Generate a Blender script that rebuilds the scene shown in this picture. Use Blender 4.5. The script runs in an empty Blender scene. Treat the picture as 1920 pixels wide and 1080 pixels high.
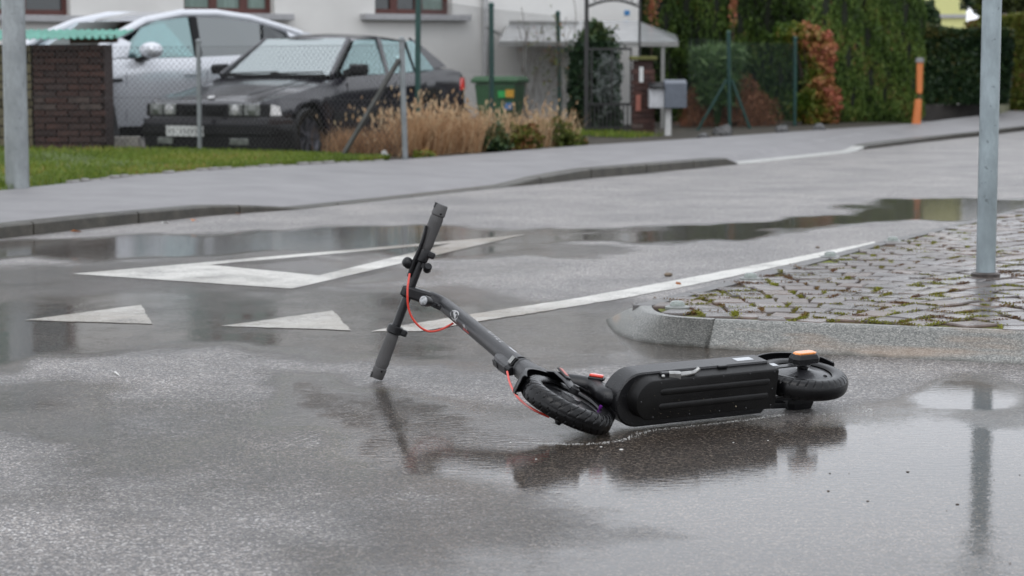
import bpy, bmesh, math, random
import numpy as np
from mathutils import Vector, Matrix
random.seed(7); rng = np.random.default_rng(7)
R = math.radians; PI = math.pi
C = bpy.context.scene.collection
sc = bpy.context.scene
# ------------------------------------------------------------------ camera
TILT = math.atan(0.104); CH = 0.95; FPX = 4000.0
cam_d = bpy.data.cameras.new('camera'); cam = bpy.data.objects.new('camera', cam_d); C.objects.link(cam)
cam.location = (0, 0, CH); cam.rotation_euler = (PI/2 - TILT, 0, 0)
cam_d.sensor_width = 36; cam_d.lens = 75; cam_d.clip_start = 0.1; cam_d.clip_end = 900
cam_d.dof.use_dof = True; cam_d.dof.focus_distance = 5.85; cam_d.dof.aperture_fstop = 5.9
sc.camera = cam
# ------------------------------------------------------------------ sky, sun, exposure
w = bpy.data.worlds.new('World'); sc.world = w; w.use_nodes = True
nt = w.node_tree; bg = nt.nodes['Background']
sky = nt.nodes.new('ShaderNodeTexSky'); sky.sky_type = 'NISHITA'; sky.sun_disc = False
sky.sun_elevation = R(52); sky.sun_rotation = R(200); sky.dust_density = 1; sky.air_density = 1.0; sky.ozone_density = 1.0
hs = nt.nodes.new('ShaderNodeHueSaturation'); hs.inputs['Saturation'].default_value = 0.16
nt.links.new(sky.outputs[0], hs.inputs['Color'])
veil = nt.nodes.new('ShaderNodeMixRGB'); veil.inputs[0].default_value = .80; veil.inputs[2].default_value = (8.4, 8.75, 9.4, 1)   # even cloud cover over the clear sky
nt.links.new(hs.outputs[0], veil.inputs[1]); nt.links.new(veil.outputs[0], bg.inputs[0])
bg.inputs[1].default_value = 0.15
sd = bpy.data.lights.new('sun', 'SUN'); so = bpy.data.objects.new('sun', sd); C.objects.link(so)
sd.energy = 0.6; sd.angle = R(40); sd.color = (1, 0.98, 0.95)
_el, _az = R(52), R(200)
_v = Vector((math.sin(_az)*math.cos(_el), math.cos(_az)*math.cos(_el), math.sin(_el)))
so.rotation_euler = (-_v).to_track_quat('-Z', 'Y').to_euler(); so.location = (0, -5, 12)
sc.view_settings.view_transform = 'Standard'; sc.view_settings.look = 'None'
sc.view_settings.exposure = 0.14; sc.view_settings.gamma = 1; sc.view_settings.use_curve_mapping = False
sc.render.engine = 'CYCLES'; sc.cycles.use_denoising = True
sc.cycles.max_bounces = 8; sc.cycles.transparent_max_bounces = 12; sc.cycles.caustics_reflective = False

# ------------------------------------------------------------------ measuring: a point of the photo taken to the world
def _ray(px, py):
    xc = (px-960)/FPX; yc = (540-py)/FPX
    c, s = math.cos(TILT), math.sin(TILT)
    return Vector((xc, c+yc*s, -s+yc*c))
def P(px, py, z=0.0):                      # where the sight line meets height z
    d = _ray(px, py); return Vector((0, 0, CH)) + d*((z-CH)/d.z)
def A(px, py, Y):                          # where it reaches distance Y
    d = _ray(px, py); return Vector((0, 0, CH)) + d*(Y/d.y)
# ------------------------------------------------------------------ mesh builder
def frame_of(d, up=(0, 0, 1)):
    d = Vector(d).normalized(); up = Vector(up)
    if abs(d.dot(up)) > 0.98: up = Vector((0, 1, 0)) if abs(d.y) < .9 else Vector((1, 0, 0))
    x = up.cross(d).normalized(); y = d.cross(x)
    return x, y, d
class MB:
    def __init__(s): s.v = []; s.f = []; s.m = []
    def add(s, vs, fs, mi=0):
        n = len(s.v); s.v += [tuple(v) for v in vs]; s.f += [tuple(i+n for i in f) for f in fs]; s.m += [mi]*len(fs); return s
    def box(s, c, size, M=None, mi=0):
        c = Vector(c); hx, hy, hz = [k/2 for k in size]
        vs = [Vector((x, y, z)) for x in (-hx, hx) for y in (-hy, hy) for z in (-hz, hz)]
        if M is not None: vs = [M @ v for v in vs]
        return s.add([c+v for v in vs], [(0,1,3,2),(4,6,7,5),(0,4,5,1),(2,3,7,6),(0,2,6,4),(1,5,7,3)], mi)
    def bar(s, a, b, wd, ht, up=(0, 0, 1), mi=0):       # box between two points; ht along up
        a, b = Vector(a), Vector(b); x, y, z = frame_of(b-a, up); vs = []
        for p in (a, b):
            for i, j in ((-1,-1),(1,-1),(1,1),(-1,1)): vs.append(p + x*i*wd/2 + y*j*ht/2)
        return s.add(vs, [(3,2,1,0),(4,5,6,7),(0,1,5,4),(1,2,6,5),(2,3,7,6),(3,0,4,7)], mi)
    def tube(s, pts, r, n=10, cap=True, mi=0, closed=False):
        pts = [Vector(p) for p in pts]; k = len(pts)
        rs = r if isinstance(r, (list, tuple)) else [r]*k
        rings = []; x = None
        for i, p in enumerate(pts):
            a = pts[(i-1) % k] if (i or closed) else p; b = pts[(i+1) % k] if (i < k-1 or closed) else p
            t = (b-a).normalized()
            if x is None: x, y, _ = frame_of(t)
            else: x = (x - t*x.dot(t)).normalized(); y = t.cross(x)
            rings.append([p + (x*math.cos(2*PI*j/n) + y*math.sin(2*PI*j/n))*rs[i] for j in range(n)])
        vs = [v for q in rings for v in q]; fs = []
        for i in range(k if closed else k-1):
            i2 = (i+1) % k
            for j in range(n): fs.append((i*n+j, i*n+(j+1) % n, i2*n+(j+1) % n, i2*n+j))
        if cap and not closed: fs += [tuple(range(n-1, -1, -1)), tuple((k-1)*n+j for j in range(n))]
        return s.add(vs, fs, mi)
    def lathe(s, prof, o, ax, n=32, mi=0, up=(0, 0, 1), caps=True):   # prof: (radius, along axis)
        x, y, z = frame_of(ax, up); o = Vector(o); vs = []; fs = []
        for r, h in prof: vs += [o + z*h + (x*math.cos(2*PI*j/n)+y*math.sin(2*PI*j/n))*r for j in range(n)]
        for i in range(len(prof)-1):
            for j in range(n): fs.append((i*n+j, i*n+(j+1) % n, (i+1)*n+(j+1) % n, (i+1)*n+j))
        if caps: fs += [tuple(range(n-1, -1, -1)), tuple((len(prof)-1)*n+j for j in range(n))]
        return s.add(vs, fs, mi)
    def prism(s, poly, fn, h0, h1, mi=0):              # poly in 2-D, fn(u, v, h) -> world
        n = len(poly); vs = [fn(u, v, h0) for u, v in poly] + [fn(u, v, h1) for u, v in poly]
        fs = [tuple(range(n-1, -1, -1)), tuple(range(n, 2*n))] + [(i, (i+1) % n, n+(i+1) % n, n+i) for i in range(n)]
        return s.add(vs, fs, mi)
    def loft(s, secs, mi=0, caps=True, closed=True):
        n = len(secs[0]); vs = [v for q in secs for v in q]; fs = []
        for i in range(len(secs)-1):
            for j in range(n if closed else n-1): fs.append((i*n+j, i*n+(j+1) % n, (i+1)*n+(j+1) % n, (i+1)*n+j))
        if caps and closed: fs += [tuple(range(n-1, -1, -1)), tuple((len(secs)-1)*n+j for j in range(n))]
        return s.add(vs, fs, mi)
    def ball(s, c, r, n=8, mi=0, sq=(1, 1, 1)):
        c = Vector(c); prof = [(math.sin(PI*(i+.001)/n)*r, -math.cos(PI*i/n)*r) for i in range(n+1)]
        vs = []; fs = []; m = n+2
        for rr, h in prof: vs += [c + Vector((math.cos(2*PI*j/m)*rr*sq[0], math.sin(2*PI*j/m)*rr*sq[1], h*sq[2])) for j in range(m)]
        for i in range(n):
            for j in range(m): fs.append((i*m+j, i*m+(j+1) % m, (i+1)*m+(j+1) % m, (i+1)*m+j))
        return s.add(vs, fs, mi)
    def build(s, name, mat, parent=None, smooth=None, bevel=0, seg=2, local=False, recalc=True):
        me = bpy.data.meshes.new(name)
        o0 = Vector((0, 0, 0)) if (parent is None or local) else root_loc(parent)
        me.from_pydata([(v[0]-o0.x, v[1]-o0.y, v[2]-o0.z) for v in s.v], [], s.f)
        mats = mat if isinstance(mat, (list, tuple)) else [mat]
        for q in mats: me.materials.append(q)
        if len(mats) > 1: me.polygons.foreach_set('material_index', s.m)
        if recalc:
            bm = bmesh.new(); bm.from_mesh(me); bmesh.ops.recalc_face_normals(bm, faces=bm.faces); bm.to_mesh(me); bm.free()
        if smooth is not None: me.shade_smooth(); me.set_sharp_from_angle(angle=R(smooth))
        o = bpy.data.objects.new(name, me); C.objects.link(o)
        if parent is not None: o.parent = parent
        if bevel:
            b = o.modifiers.new('bevel', 'BEVEL'); b.width = bevel; b.segments = seg; b.limit_method = 'ANGLE'; b.angle_limit = R(35)
        return o
def root_loc(o):
    l = Vector((0, 0, 0))
    while o is not None: l += Vector(o.location); o = o.parent
    return l
def tag(o, label=None, cat=None, group=None, kind=None):
    if label: o['label'] = label
    if cat: o['category'] = cat
    if group: o['group'] = group
    if kind: o['kind'] = kind
    return o
def thing(name, loc, label, cat, group=None):
    o = bpy.data.objects.new(name, None); C.objects.link(o); o.location = loc; o.empty_display_size = .1
    return tag(o, label, cat, group)
def struct(name, mb, mat, **k):
    return tag(mb.build(name, mat, **k), kind='structure')
def part_at(name, me, parent, loc, rot=(0, 0, 0), scale=(1, 1, 1)):    # a piece that shares mesh data
    o = bpy.data.objects.new(name, me); C.objects.link(o); o.parent = parent
    o.location = Vector(loc) - root_loc(parent); o.rotation_euler = rot; o.scale = scale; return o
def smoothp(pts, n=8):                      # Catmull-Rom
    pts = [Vector(p) for p in pts]; q = [pts[0]*2-pts[1]] + pts + [pts[-1]*2-pts[-2]]; out = []
    for i in range(1, len(q)-2):
        for k in range(n):
            t = k/n; a, b, c, d = q[i-1:i+3]
            out.append(.5*((2*b)+(c-a)*t+(2*a-5*b+4*c-d)*t*t+(3*b-a-3*c+d)*t**3))
    return out + [pts[-1]]
# ------------------------------------------------------------------ materials
def mat(name):
    m = bpy.data.materials.new(name); m.use_nodes = True
    return m, m.node_tree.nodes, m.node_tree.links, m.node_tree.nodes['Principled BSDF']
def N(ns, t, **k):
    n = ns.new('ShaderNode'+t)
    for a, b in k.items():
        if a in n.inputs: n.inputs[a].default_value = b
        else: setattr(n, a, b)
    return n
def ramp(ns, stops):
    r = ns.new('ShaderNodeValToRGB'); e = r.color_ramp.elements
    while len(e) < len(stops): e.new(.5)
    for q, (p, c) in zip(e, stops): q.position = p; q.color = (*c, 1) if len(c) == 3 else c
    return r
def simple(name, col, rough=.5, metal=0, var=.15, scale=12, bump=0, bscale=80, coat=0, drops=0, spec=.5, streak=None):
    m, ns, ln, b = mat(name)
    tc = N(ns, 'TexCoord'); nz = N(ns, 'TexNoise', Scale=scale, Detail=5.0, Roughness=.6)
    src = tc.outputs['Object']
    if streak:
        mp = N(ns, 'Mapping'); mp.inputs['Scale'].default_value = streak; ln.new(src, mp.inputs[0]); src = mp.outputs[0]
    ln.new(src, nz.inputs['Vector'])
    c = Vector(col); r = ramp(ns, [(.3, tuple(c*(1-var))), (.7, tuple(min(1, k) for k in c*(1+var)))])
    ln.new(nz.outputs[0], r.inputs[0]); ln.new(r.outputs[0], b.inputs['Base Color'])
    b.inputs['Roughness'].default_value = rough; b.inputs['Metallic'].default_value = metal
    b.inputs['Specular IOR Level'].default_value = spec
    b.inputs['Coat Weight'].default_value = coat; b.inputs['Coat Roughness'].default_value = .12
    if bump or drops:
        h = None
        if bump:
            n2 = N(ns, 'TexNoise', Scale=bscale, Detail=4.0); ln.new(tc.outputs['Object'], n2.inputs['Vector'])
            bp = N(ns, 'Bump', Strength=bump, Distance=.004); ln.new(n2.outputs[0], bp.inputs['Height']); h = bp
        if drops:                              # rain beads
            vo = N(ns, 'TexVoronoi', Scale=drops); ln.new(tc.outputs['Object'], vo.inputs['Vector'])
            wn = N(ns, 'TexNoise', Scale=drops*.35); ln.new(tc.outputs['Object'], wn.inputs['Vector'])
            ad = N(ns, 'Math', operation='MULTIPLY_ADD'); ln.new(wn.outputs[0], ad.inputs[0]); ad.inputs[1].default_value = .5; ad.inputs[2].default_value = .08
            mr = N(ns, 'MapRange', interpolation_type='SMOOTHSTEP'); ln.new(vo.outputs['Distance'], mr.inputs[0])
            mr.inputs[1].default_value = 0; ln.new(ad.outputs[0], mr.inputs[2]); mr.inputs[3].default_value = 1; mr.inputs[4].default_value = 0
            b2 = N(ns, 'Bump', Strength=.5, Distance=.002); ln.new(mr.outputs[0], b2.inputs['Height'])
            if h: ln.new(h.outputs[0], b2.inputs['Normal'])
            h = b2
        ln.new(h.outputs[0], b.inputs['Normal'])
    return m
def leafmat(name, stops, rough=.5, trans=.15, spec=.3):
    m, ns, ln, b = mat(name)
    at = N(ns, 'Attribute'); at.attribute_name = 'tint'
    r = ramp(ns, stops); ln.new(at.outputs['Fac'], r.inputs[0]); ln.new(r.outputs[0], b.inputs['Base Color'])
    b.inputs['Roughness'].default_value = rough; b.inputs['Specular IOR Level'].default_value = spec
    tr = N(ns, 'BsdfTranslucent'); ln.new(r.outputs[0], tr.inputs[0])
    mx = N(ns, 'MixShader'); mx.inputs[0].default_value = trans; ln.new(b.outputs[0], mx.inputs[1]); ln.new(tr.outputs[0], mx.inputs[2])
    ln.new(mx.outputs[0], ns['Material Output'].inputs[0])
    return m
def glassmat(name, tint=(.45, .62, .6), alpha=.5, rough=.03, tint2=(.9, .95, .95)):
    m, ns, ln, b = mat(name); ns.remove(b)
    t = N(ns, 'BsdfTransparent', Color=(*tint, 1)); g = N(ns, 'BsdfGlossy', Roughness=rough)
    g.inputs['Color'].default_value = (*tint2, 1)
    fr = N(ns, 'Fresnel', IOR=1.5); ad = N(ns, 'Math', operation='MULTIPLY_ADD'); ln.new(fr.outputs[0], ad.inputs[0]); ad.inputs[1].default_value = 1.0; ad.inputs[2].default_value = alpha
    ad.use_clamp = True
    mx = N(ns, 'MixShader'); ln.new(ad.outputs[0], mx.inputs[0]); ln.new(t.outputs[0], mx.inputs[1]); ln.new(g.outputs[0], mx.inputs[2])
    ln.new(mx.outputs[0], ns['Material Output'].inputs[0]); return m

def road_material(name='wet_asphalt', paint=False):
    m, ns, ln, b = mat(name)
    tc = N(ns, 'TexCoord'); co = tc.outputs['Object']
    at = N(ns, 'Attribute'); at.attribute_name = 'wet'
    def noise(s, d=4.0, r=.6): n = N(ns, 'TexNoise', Scale=s, Detail=d, Roughness=r); ln.new(co, n.inputs['Vector']); return n.outputs[0]
    def math_(op, a, bb=None, cc=None, cl=False):
        n = N(ns, 'Math', operation=op); n.use_clamp = cl
        for i, q in enumerate((a, bb, cc)):
            if q is None: continue
            if isinstance(q, (int, float)): n.inputs[i].default_value = q
            else: ln.new(q, n.inputs[i])
        return n.outputs[0]
    def mr(v, a, bb, c=0., d=1.):
        n = N(ns, 'MapRange', interpolation_type='SMOOTHSTEP'); ln.new(v, n.inputs[0])
        for i, q in enumerate((a, bb, c, d)): n.inputs[i+1].default_value = q
        return n.outputs[0]
    # aggregate colours
    vo = N(ns, 'TexVoronoi', Scale=215.0); ln.new(co, vo.inputs['Vector'])
    sep = N(ns, 'SeparateColor'); ln.new(vo.outputs['Color'], sep.inputs[0])
    vo2 = N(ns, 'TexVoronoi', Scale=95.0); ln.new(co, vo2.inputs['Vector'])
    big = noise(1.3, 5.0, .65)
    if paint:
        r = ramp(ns, [(.36, (.07, .066, .062)), (.44, (.26, .25, .235)), (.54, (.58, .57, .53)), (.8, (.76, .75, .71))])
        wear = noise(85, 6.0, .8); fac = math_('MULTIPLY_ADD', noise(4.0, 5.0), .5, math_('MULTIPLY', wear, .62))
        ln.new(fac, r.inputs[0]); col = r.outputs[0]
    else:
        r = ramp(ns, [(.0, (.016, .015, .015)), (.40, (.040, .037, .036)), (.70, (.080, .069, .058)), (.90, (.135, .122, .108)), (1., (.255, .245, .23))])
        ln.new(sep.outputs[0], r.inputs[0])
        mxc = N(ns, 'MixRGB', blend_type='MULTIPLY'); mxc.inputs[0].default_value = 1.
        r2 = ramp(ns, [(.3, (.70, .69, .69)), (.7, (1.60, 1.54, 1.50))]); ln.new(big, r2.inputs[0])
        ln.new(r.outputs[0], mxc.inputs[1]); ln.new(r2.outputs[0], mxc.inputs[2]); col = mxc.outputs[0]
    b.inputs['Roughness'].default_value = .52; b.inputs['IOR'].default_value = 1.75
    # wetness: 0 damp and open-textured, 1 standing water
    wet = math_('ADD', at.outputs['Fac'], math_('MULTIPLY', math_('SUBTRACT', noise(1.9, 8.0, .74), .5), .85))
    wet = math_('ADD', wet, math_('MULTIPLY', math_('SUBTRACT', noise(45, 3.0), .5), .22))
    w1 = mr(wet, .02, 1.02)
    ln.new(mr(w1, .05, .6, .55, .06), b.inputs['Specular IOR Level'])
    dm = N(ns, 'MixRGB', blend_type='MULTIPLY'); dm.inputs[0].default_value = 1.; ln.new(col, dm.inputs[1])      # stone soaks darker under water; damp stone's pale cool lift imitates sky sheen
    rw_ = ramp(ns, [(.0, (2.6, 2.74, 2.95)) if not paint else (0, (1.1, 1.1, 1.1)), (.5, (1.15, 1.12, 1.10)), (.9, (.74, .66, .58))]); ln.new(w1, rw_.inputs[0]); ln.new(rw_.outputs[0], dm.inputs[2]); ln.new(dm.outputs[0], b.inputs['Base Color'])
    # asphalt relief
    h1 = noise(190, 3.0, .65); h2 = vo2.outputs['Distance']; h = math_('ADD', h1, math_('MULTIPLY', h2, .5))
    bp = N(ns, 'Bump', Strength=1.0, Distance=.006); ln.new(h, bp.inputs['Height'])
    ln.new(bp.outputs[0], b.inputs['Normal'])
    # water skin: relief that drowns as the water rises, plus ripples and raindrop rings
    skin = math_('MULTIPLY', h, math_('SUBTRACT', 1.0, math_('MULTIPLY', w1, .985)))
    skin = math_('MULTIPLY', skin, .55 if paint else 1.0)
    mp = N(ns, 'Mapping'); mp.inputs['Scale'].default_value = (.6, 1.3, 1); ln.new(co, mp.inputs[0])
    rn = N(ns, 'TexNoise', Scale=38.0, Detail=3.0, Roughness=.55); ln.new(mp.outputs[0], rn.inputs['Vector'])
    ripple = math_('MULTIPLY', rn.outputs[0], .10)
    vr = N(ns, 'TexVoronoi', Scale=2.4); ln.new(co, vr.inputs['Vector'])
    ring = math_('MULTIPLY', math_('SINE', math_('MULTIPLY', vr.outputs['Distance'], 230.)), mr(vr.outputs['Distance'], .02, .17, 1., 0.))
    water = math_('MULTIPLY', math_('ADD', ripple, math_('MULTIPLY', ring, .012)), mr(w1, .2, .8))
    tot = math_('ADD', skin, water)
    bc = N(ns, 'Bump', Strength=1.0, Distance=.0040); ln.new(tot, bc.inputs['Height'])
    ln.new(mr(w1, 0., .45, .15, 1.), b.inputs['Coat Weight']); b.inputs['Coat IOR'].default_value = 1.30
    ln.new(mr(w1, 0., .75, .30, .025), b.inputs['Coat Roughness'])
    ln.new(bc.outputs[0], b.inputs['Coat Normal'])
    return m

M = {}
M['asphalt'] = road_material(); M['paint'] = road_material('worn_road_paint', True)
# ================================================================== GROUND
M['pavement'] = simple('damp_pavement', (.215, .208, .212), .50, var=.16, scale=2.2, bump=.8, bscale=150, coat=0)
M['kerb_far'] = simple('mossy_kerb_granite', (.052, .047, .036), .5, var=.45, scale=9, bump=.7, bscale=70, coat=.25)
M['kerb_pale'] = simple('pale_kerb_granite', (.42, .42, .40), .45, var=.15, scale=7, bump=.3)
M['yard'] = simple('gravel_yard', (.10, .095, .088), .7, var=.3, scale=14, bump=.6)
M['soil'] = simple('dark_soil', (.03, .024, .014), .85, var=.4, scale=7, bump=.7, bscale=40)
M['turf'] = simple('turf', (.07, .10, .020), .8, var=.4, scale=5, bump=.6, bscale=60)

def ell(px, py, a, bb, rot, val): c = P(px, py); return (c.x, c.y, a, bb, R(rot), val)
WETS = [ell(520, 600, 2.3, 1.30, 0, .90), ell(20, 640, .32, 1.5, 0, 1.05), ell(40, 800, .4, .6, 0, .8), ell(780, 850, .26, .5, 0, 1.0), ell(1300, 1060, .9, .5, 0, .78), ell(1400, 840, .8, .5, 0, 1.2), ell(560, 860, 1.1, 1.1, 0, .52), ell(330, 520, 1.6, 1.1, 0, .62), ell(1000, 900, .8, .8, 0, .6), ell(1480, 855, 1.05, 1.0, 0, 1.15), ell(1750, 980, 1.15, 1.0, 10, .98), ell(1140, 850, .65, .55, 0, 1.1), ell(1330, 1040, .5, .6, 0, .45),
        ell(1905, 745, .30, .33, 0, 1.25), ell(840, 810, .42, .62, 0, .80), ell(900, 960, .7, .6, 0, .62), ell(740, 775, .30, .85, 8, 1.0), ell(1800, 850, .5, .45, 0, .8), ell(1160, 618, .25, .22, 0, 1.1), 
        ell(300, 462, 2.3, .75, -3, 1.25), ell(820, 440, 1.1, .55, 5, 1.3), ell(1100, 428, .75, .30, 0, .9),
        ell(1300, 438, 1.0, .38, 18, 1.1), ell(1560, 418, 1.2, .42, 30, 1.35), ell(1780, 400, 1.5, .44, 38, 1.35), ell(1940, 378, 1.8, .6, 40, 1.3),
        ell(700, 645, 1.7, .42, 2, .92), ell(200, 640, 1.1, .60, 0, .95), ell(420, 560, .8, .4, 0, .55), ell(1050, 665, .5, .35, 0, .55), ell(600, 500, 1.3, .55, 0, .42), ell(60, 760, .45, .45, 0, .40),
        ell(-200, 540, 1.6, 1.0, 0, .6)]
def wet_of(x, y):
    x, y = (x+.16*np.sin(2.1*y+1)+.09*np.sin(5.3*y+3.1*x)+.05*np.sin(9.7*x-4*y)+.03*np.sin(19*x+7*y),
            y+.26*np.sin(1.9*x+.6)+.13*np.sin(4.7*x-1.5*y+1)+.07*np.sin(10.3*x+2.2*y)+.035*np.sin(23*x-5*y))   # ragged outlines
    v = .10+.16*np.clip((9.5-y)/2.5, 0, 1)
    for cx, cy, a, bb, r, val in WETS:
        dx = x-cx; dy = y-cy; u = dx*math.cos(r)+dy*math.sin(r); t = -dx*math.sin(r)+dy*math.cos(r)
        d = (u/a)**2+(t/bb)**2; v = np.maximum(v, val*np.clip(1.30-d*.95, 0, 1)**.9)
    return v
def set_wet(o, k=1.0, add=0):
    me = o.data; n = len(me.vertices); co = np.empty(n*3); me.vertices.foreach_get('co', co); co = co.reshape(-1, 3)
    a = me.attributes.new('wet', 'FLOAT', 'POINT'); a.data.foreach_set('value', (wet_of(co[:, 0], co[:, 1])*k+add).astype(np.float32))
def grid_sheet(name, xs, ys, z, m):
    nx, ny = len(xs), len(ys); X, Y = np.meshgrid(xs, ys); vs = np.stack([X, Y, np.full(X.shape, z)], -1).reshape(-1, 3)
    i = np.arange((nx-1)*(ny-1)); r, c = i//(nx-1), i % (nx-1); q = r*nx+c
    fs = np.stack([q, q+1, q+nx+1, q+nx], 1)
    me = bpy.data.meshes.new(name); me.from_pydata(vs.tolist(), [], fs.tolist()); me.materials.append(m)
    o = bpy.data.objects.new(name, me); C.objects.link(o); return tag(o, kind='structure')
xs = np.concatenate([np.linspace(-160, -8, 20), np.arange(-7.5, 8.01, .07), np.linspace(9, 160, 20)])
ys = np.concatenate([np.linspace(-40, 2, 8), np.arange(2.5, 20, .07), np.arange(20.3, 44, .4), np.linspace(46, 300, 30)])
road = grid_sheet('road', xs, ys, 0, M['asphalt']); set_wet(road)
# the yard behind the lawn lies a little lower: the road sheet ends there
YARD = [P(-420, 330), P(0, 318), P(300, 306), P(700, 290), Vector((.6, 28.2, 0)), Vector((1.5, 34, 0)), Vector((-16, 34, 0)), Vector((-16, 19, 0))]
def inside(x, y, poly):
    c = False; n = len(poly)
    for i in range(n):
        x1, y1 = poly[i][0], poly[i][1]; x2, y2 = poly[(i+1) % n][0], poly[(i+1) % n][1]
        if (y1 > y) != (y2 > y) and x < (x2-x1)*(y-y1)/(y2-y1)+x1: c = not c
    return c
_bm = bmesh.new(); _bm.from_mesh(road.data)
bmesh.ops.delete(_bm, geom=[f for f in _bm.faces if f.calc_center_median().y > 14 and f.calc_center_median().x < 2 and inside(*f.calc_center_median().xy, YARD)], context='FACES')
_bm.to_mesh(road.data); _bm.free()

# painted markings
def paint_poly(name, pts, label=None, z=.002):
    mb = MB(); mb.add([Vector((p.x, p.y, z)) for p in pts], [tuple(range(len(pts)))])
    o = mb.build(name, M['paint'], recalc=False); me = o.data
    bm = bmesh.new(); bm.from_mesh(me); bmesh.ops.triangulate(bm, faces=bm.faces)
    for _ in range(6): bmesh.ops.subdivide_edges(bm, edges=[e for e in bm.edges if e.calc_length() > .05], cuts=1, use_grid_fill=False)
    bm.normal_update()
    for f in bm.faces:
        if f.normal.z < 0: f.normal_flip()
    for v in bm.verts:
        if v.is_boundary: v.co.x += random.uniform(-.004, .004); v.co.y += random.uniform(-.006, .006)
    bm.to_mesh(me); bm.free(); set_wet(o, .55, .1); o['kind'] = 'structure'; return o
def ring_tri(outer, inner):
    mb = MB(); n = 3
    mb.add([Vector((p.x, p.y, .002)) for p in outer+inner], [(i, (i+1) % n, n+(i+1) % n, n+i) for i in range(n)])
    return mb
tri_o = [P(135, 514), P(548, 542), P(985, 440)]
tri_i = [P(392, 497), P(598, 517), P(845, 457)]
g = ring_tri(tri_o, tri_i).build('yield_triangle_marking', M['paint'], recalc=False)
bm = bmesh.new(); bm.from_mesh(g.data)
for _ in range(5): bmesh.ops.subdivide_edges(bm, edges=[e for e in bm.edges if e.calc_length() > .12], cuts=1)
bmesh.ops.triangulate(bm, faces=bm.faces); bm.normal_update()
for f in bm.faces:
    if f.normal.z < 0: f.normal_flip()
bm.to_mesh(g.data); bm.free(); set_wet(g, .5, .1); g['kind'] = 'structure'
paint_poly('yield_line_tooth', [P(46, 601), P(286, 608), P(265, 572)])
paint_poly('yield_line_tooth', [P(414, 612), P(657, 620), P(625, 583)])
paint_poly('yield_line_tooth', [P(-330, 588), P(-80, 596), P(-100, 560)])
up_ = [(748, 612), (870, 592), (1080, 560), (1250, 529), (1450, 491), (1640, 453)]
lo_ = [(1645, 459), (1462, 500), (1290, 537), (1162, 561), (1010, 586), (886, 605), (790, 622), (695, 622)]
paint_poly('white_edge_line', [P(*p) for p in lo_+up_])

# far pavement: kerb line, top height of the kerb, back line
KB = [(-420, 497, .075), (0, 448, .075), (190, 426, .074), (400, 404, .066), (480, 398, .045), (560, 393, .014), (740, 374, .012), (950, 351, .014), (1015, 345, .06),
      (1100, 335, .085), (1200, 326, .085), (1362, 310, .075), (1385, 308, .014), (1490, 297, .014), (1602, 285, .014), (1625, 280, .055), (1720, 268, .06), (1850, 254, .06), (1960, 240, .06), (2200, 222, .06)]
BK = [(-420, 400), (0, 357), (240, 331), (400, 318), (560, 309), (720, 301), (830, 293), (900, 288), (1100, 272), (1250, 263), (1500, 246), (1720, 231), (1790, 222), (1850, 215), (1960, 193), (2300, 172)]
kb = [(P(a, b), h) for a, b, h in KB]; bk = [P(a, b, .10) for a, b in BK]
def resample(pl, step):
    out = [pl[0]]; acc = 0
    L = [0]
    for i in range(1, len(pl)): L.append(L[-1]+(pl[i]-pl[i-1]).length)
    n = max(2, int(L[-1]/step)); res = []
    for k in range(n+1):
        t = L[-1]*k/n; i = max(j for j in range(len(L)-1) if L[j] <= t+1e-9); u = (t-L[i])/max(1e-9, L[i+1]-L[i])
        res.append(pl[i].lerp(pl[i+1], min(1, u)))
    return res
kline = resample([Vector((p.x, p.y, h)) for p, h in kb], .25)      # z carries the kerb's height
KW = .13
def offs(pl, d):
    out = []
    for i, p in enumerate(pl):
        t = pl[min(i+1, len(pl)-1)]-pl[max(i-1, 0)]; t.z = 0; t.normalize(); out.append(p + Vector((-t.y, t.x, 0))*d)
    return out
kback = offs(kline, KW)
bl = resample(bk, .25*1.0); nK = len(kback)
bl = [bl[int(i*(len(bl)-1)/(nK-1))] for i in range(nK)]
mb = MB(); vs = []; NW = 6
for a, b_ in zip(kback, bl):
    for j in range(NW):
        t = j/(NW-1); p = a.lerp(b_, t); p.z = (a.z-.006)*(1-t)**2 + .10*(1-(1-t)**2); vs.append(p)
fs = [(i*NW+j, i*NW+j+1, (i+1)*NW+j+1, (i+1)*NW+j) for i in range(nK-1) for j in range(NW-1)]
mb.add(vs, fs); mb.build('pavement', M['pavement'], smooth=60)['kind'] = 'structure'
# kerb stones, one metre each
far_kerb = thing('kerb', (kline[0].x, kline[0].y, 0), None, None); far_kerb['kind'] = 'structure'
i = 0
while i < nK-1:
    j = min(i+4, nK-1); a, b_ = kline[i], kline[j]; ab, bb_ = kback[i], kback[j]
    e = (b_-a).normalized()*.006
    secs = []
    for k in range(i, j+1):
        f_, r_ = kline[k].copy(), kback[k].copy()
        if k == i: f_ += e; r_ += e
        if k == j: f_ -= e; r_ -= e
        h = kline[k].z; secs.append([Vector((f_.x, f_.y, -.05)), Vector((f_.x, f_.y, h-.012)), Vector((f_.x, f_.y, h)).lerp(Vector((r_.x, r_.y, h)), .1), Vector((r_.x, r_.y, h)), Vector((r_.x, r_.y, -.05))])
    mb = MB(); mb.loft(secs)
    mid = kline[(i+j)//2]; px_pale = mid.x/mid.y*FPX+960
    pale = 1385 < px_pale < 1625
    mb.build('kerb_stone', M['kerb_pale'] if pale else M['kerb_far'], far_kerb)
    i = j

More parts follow.
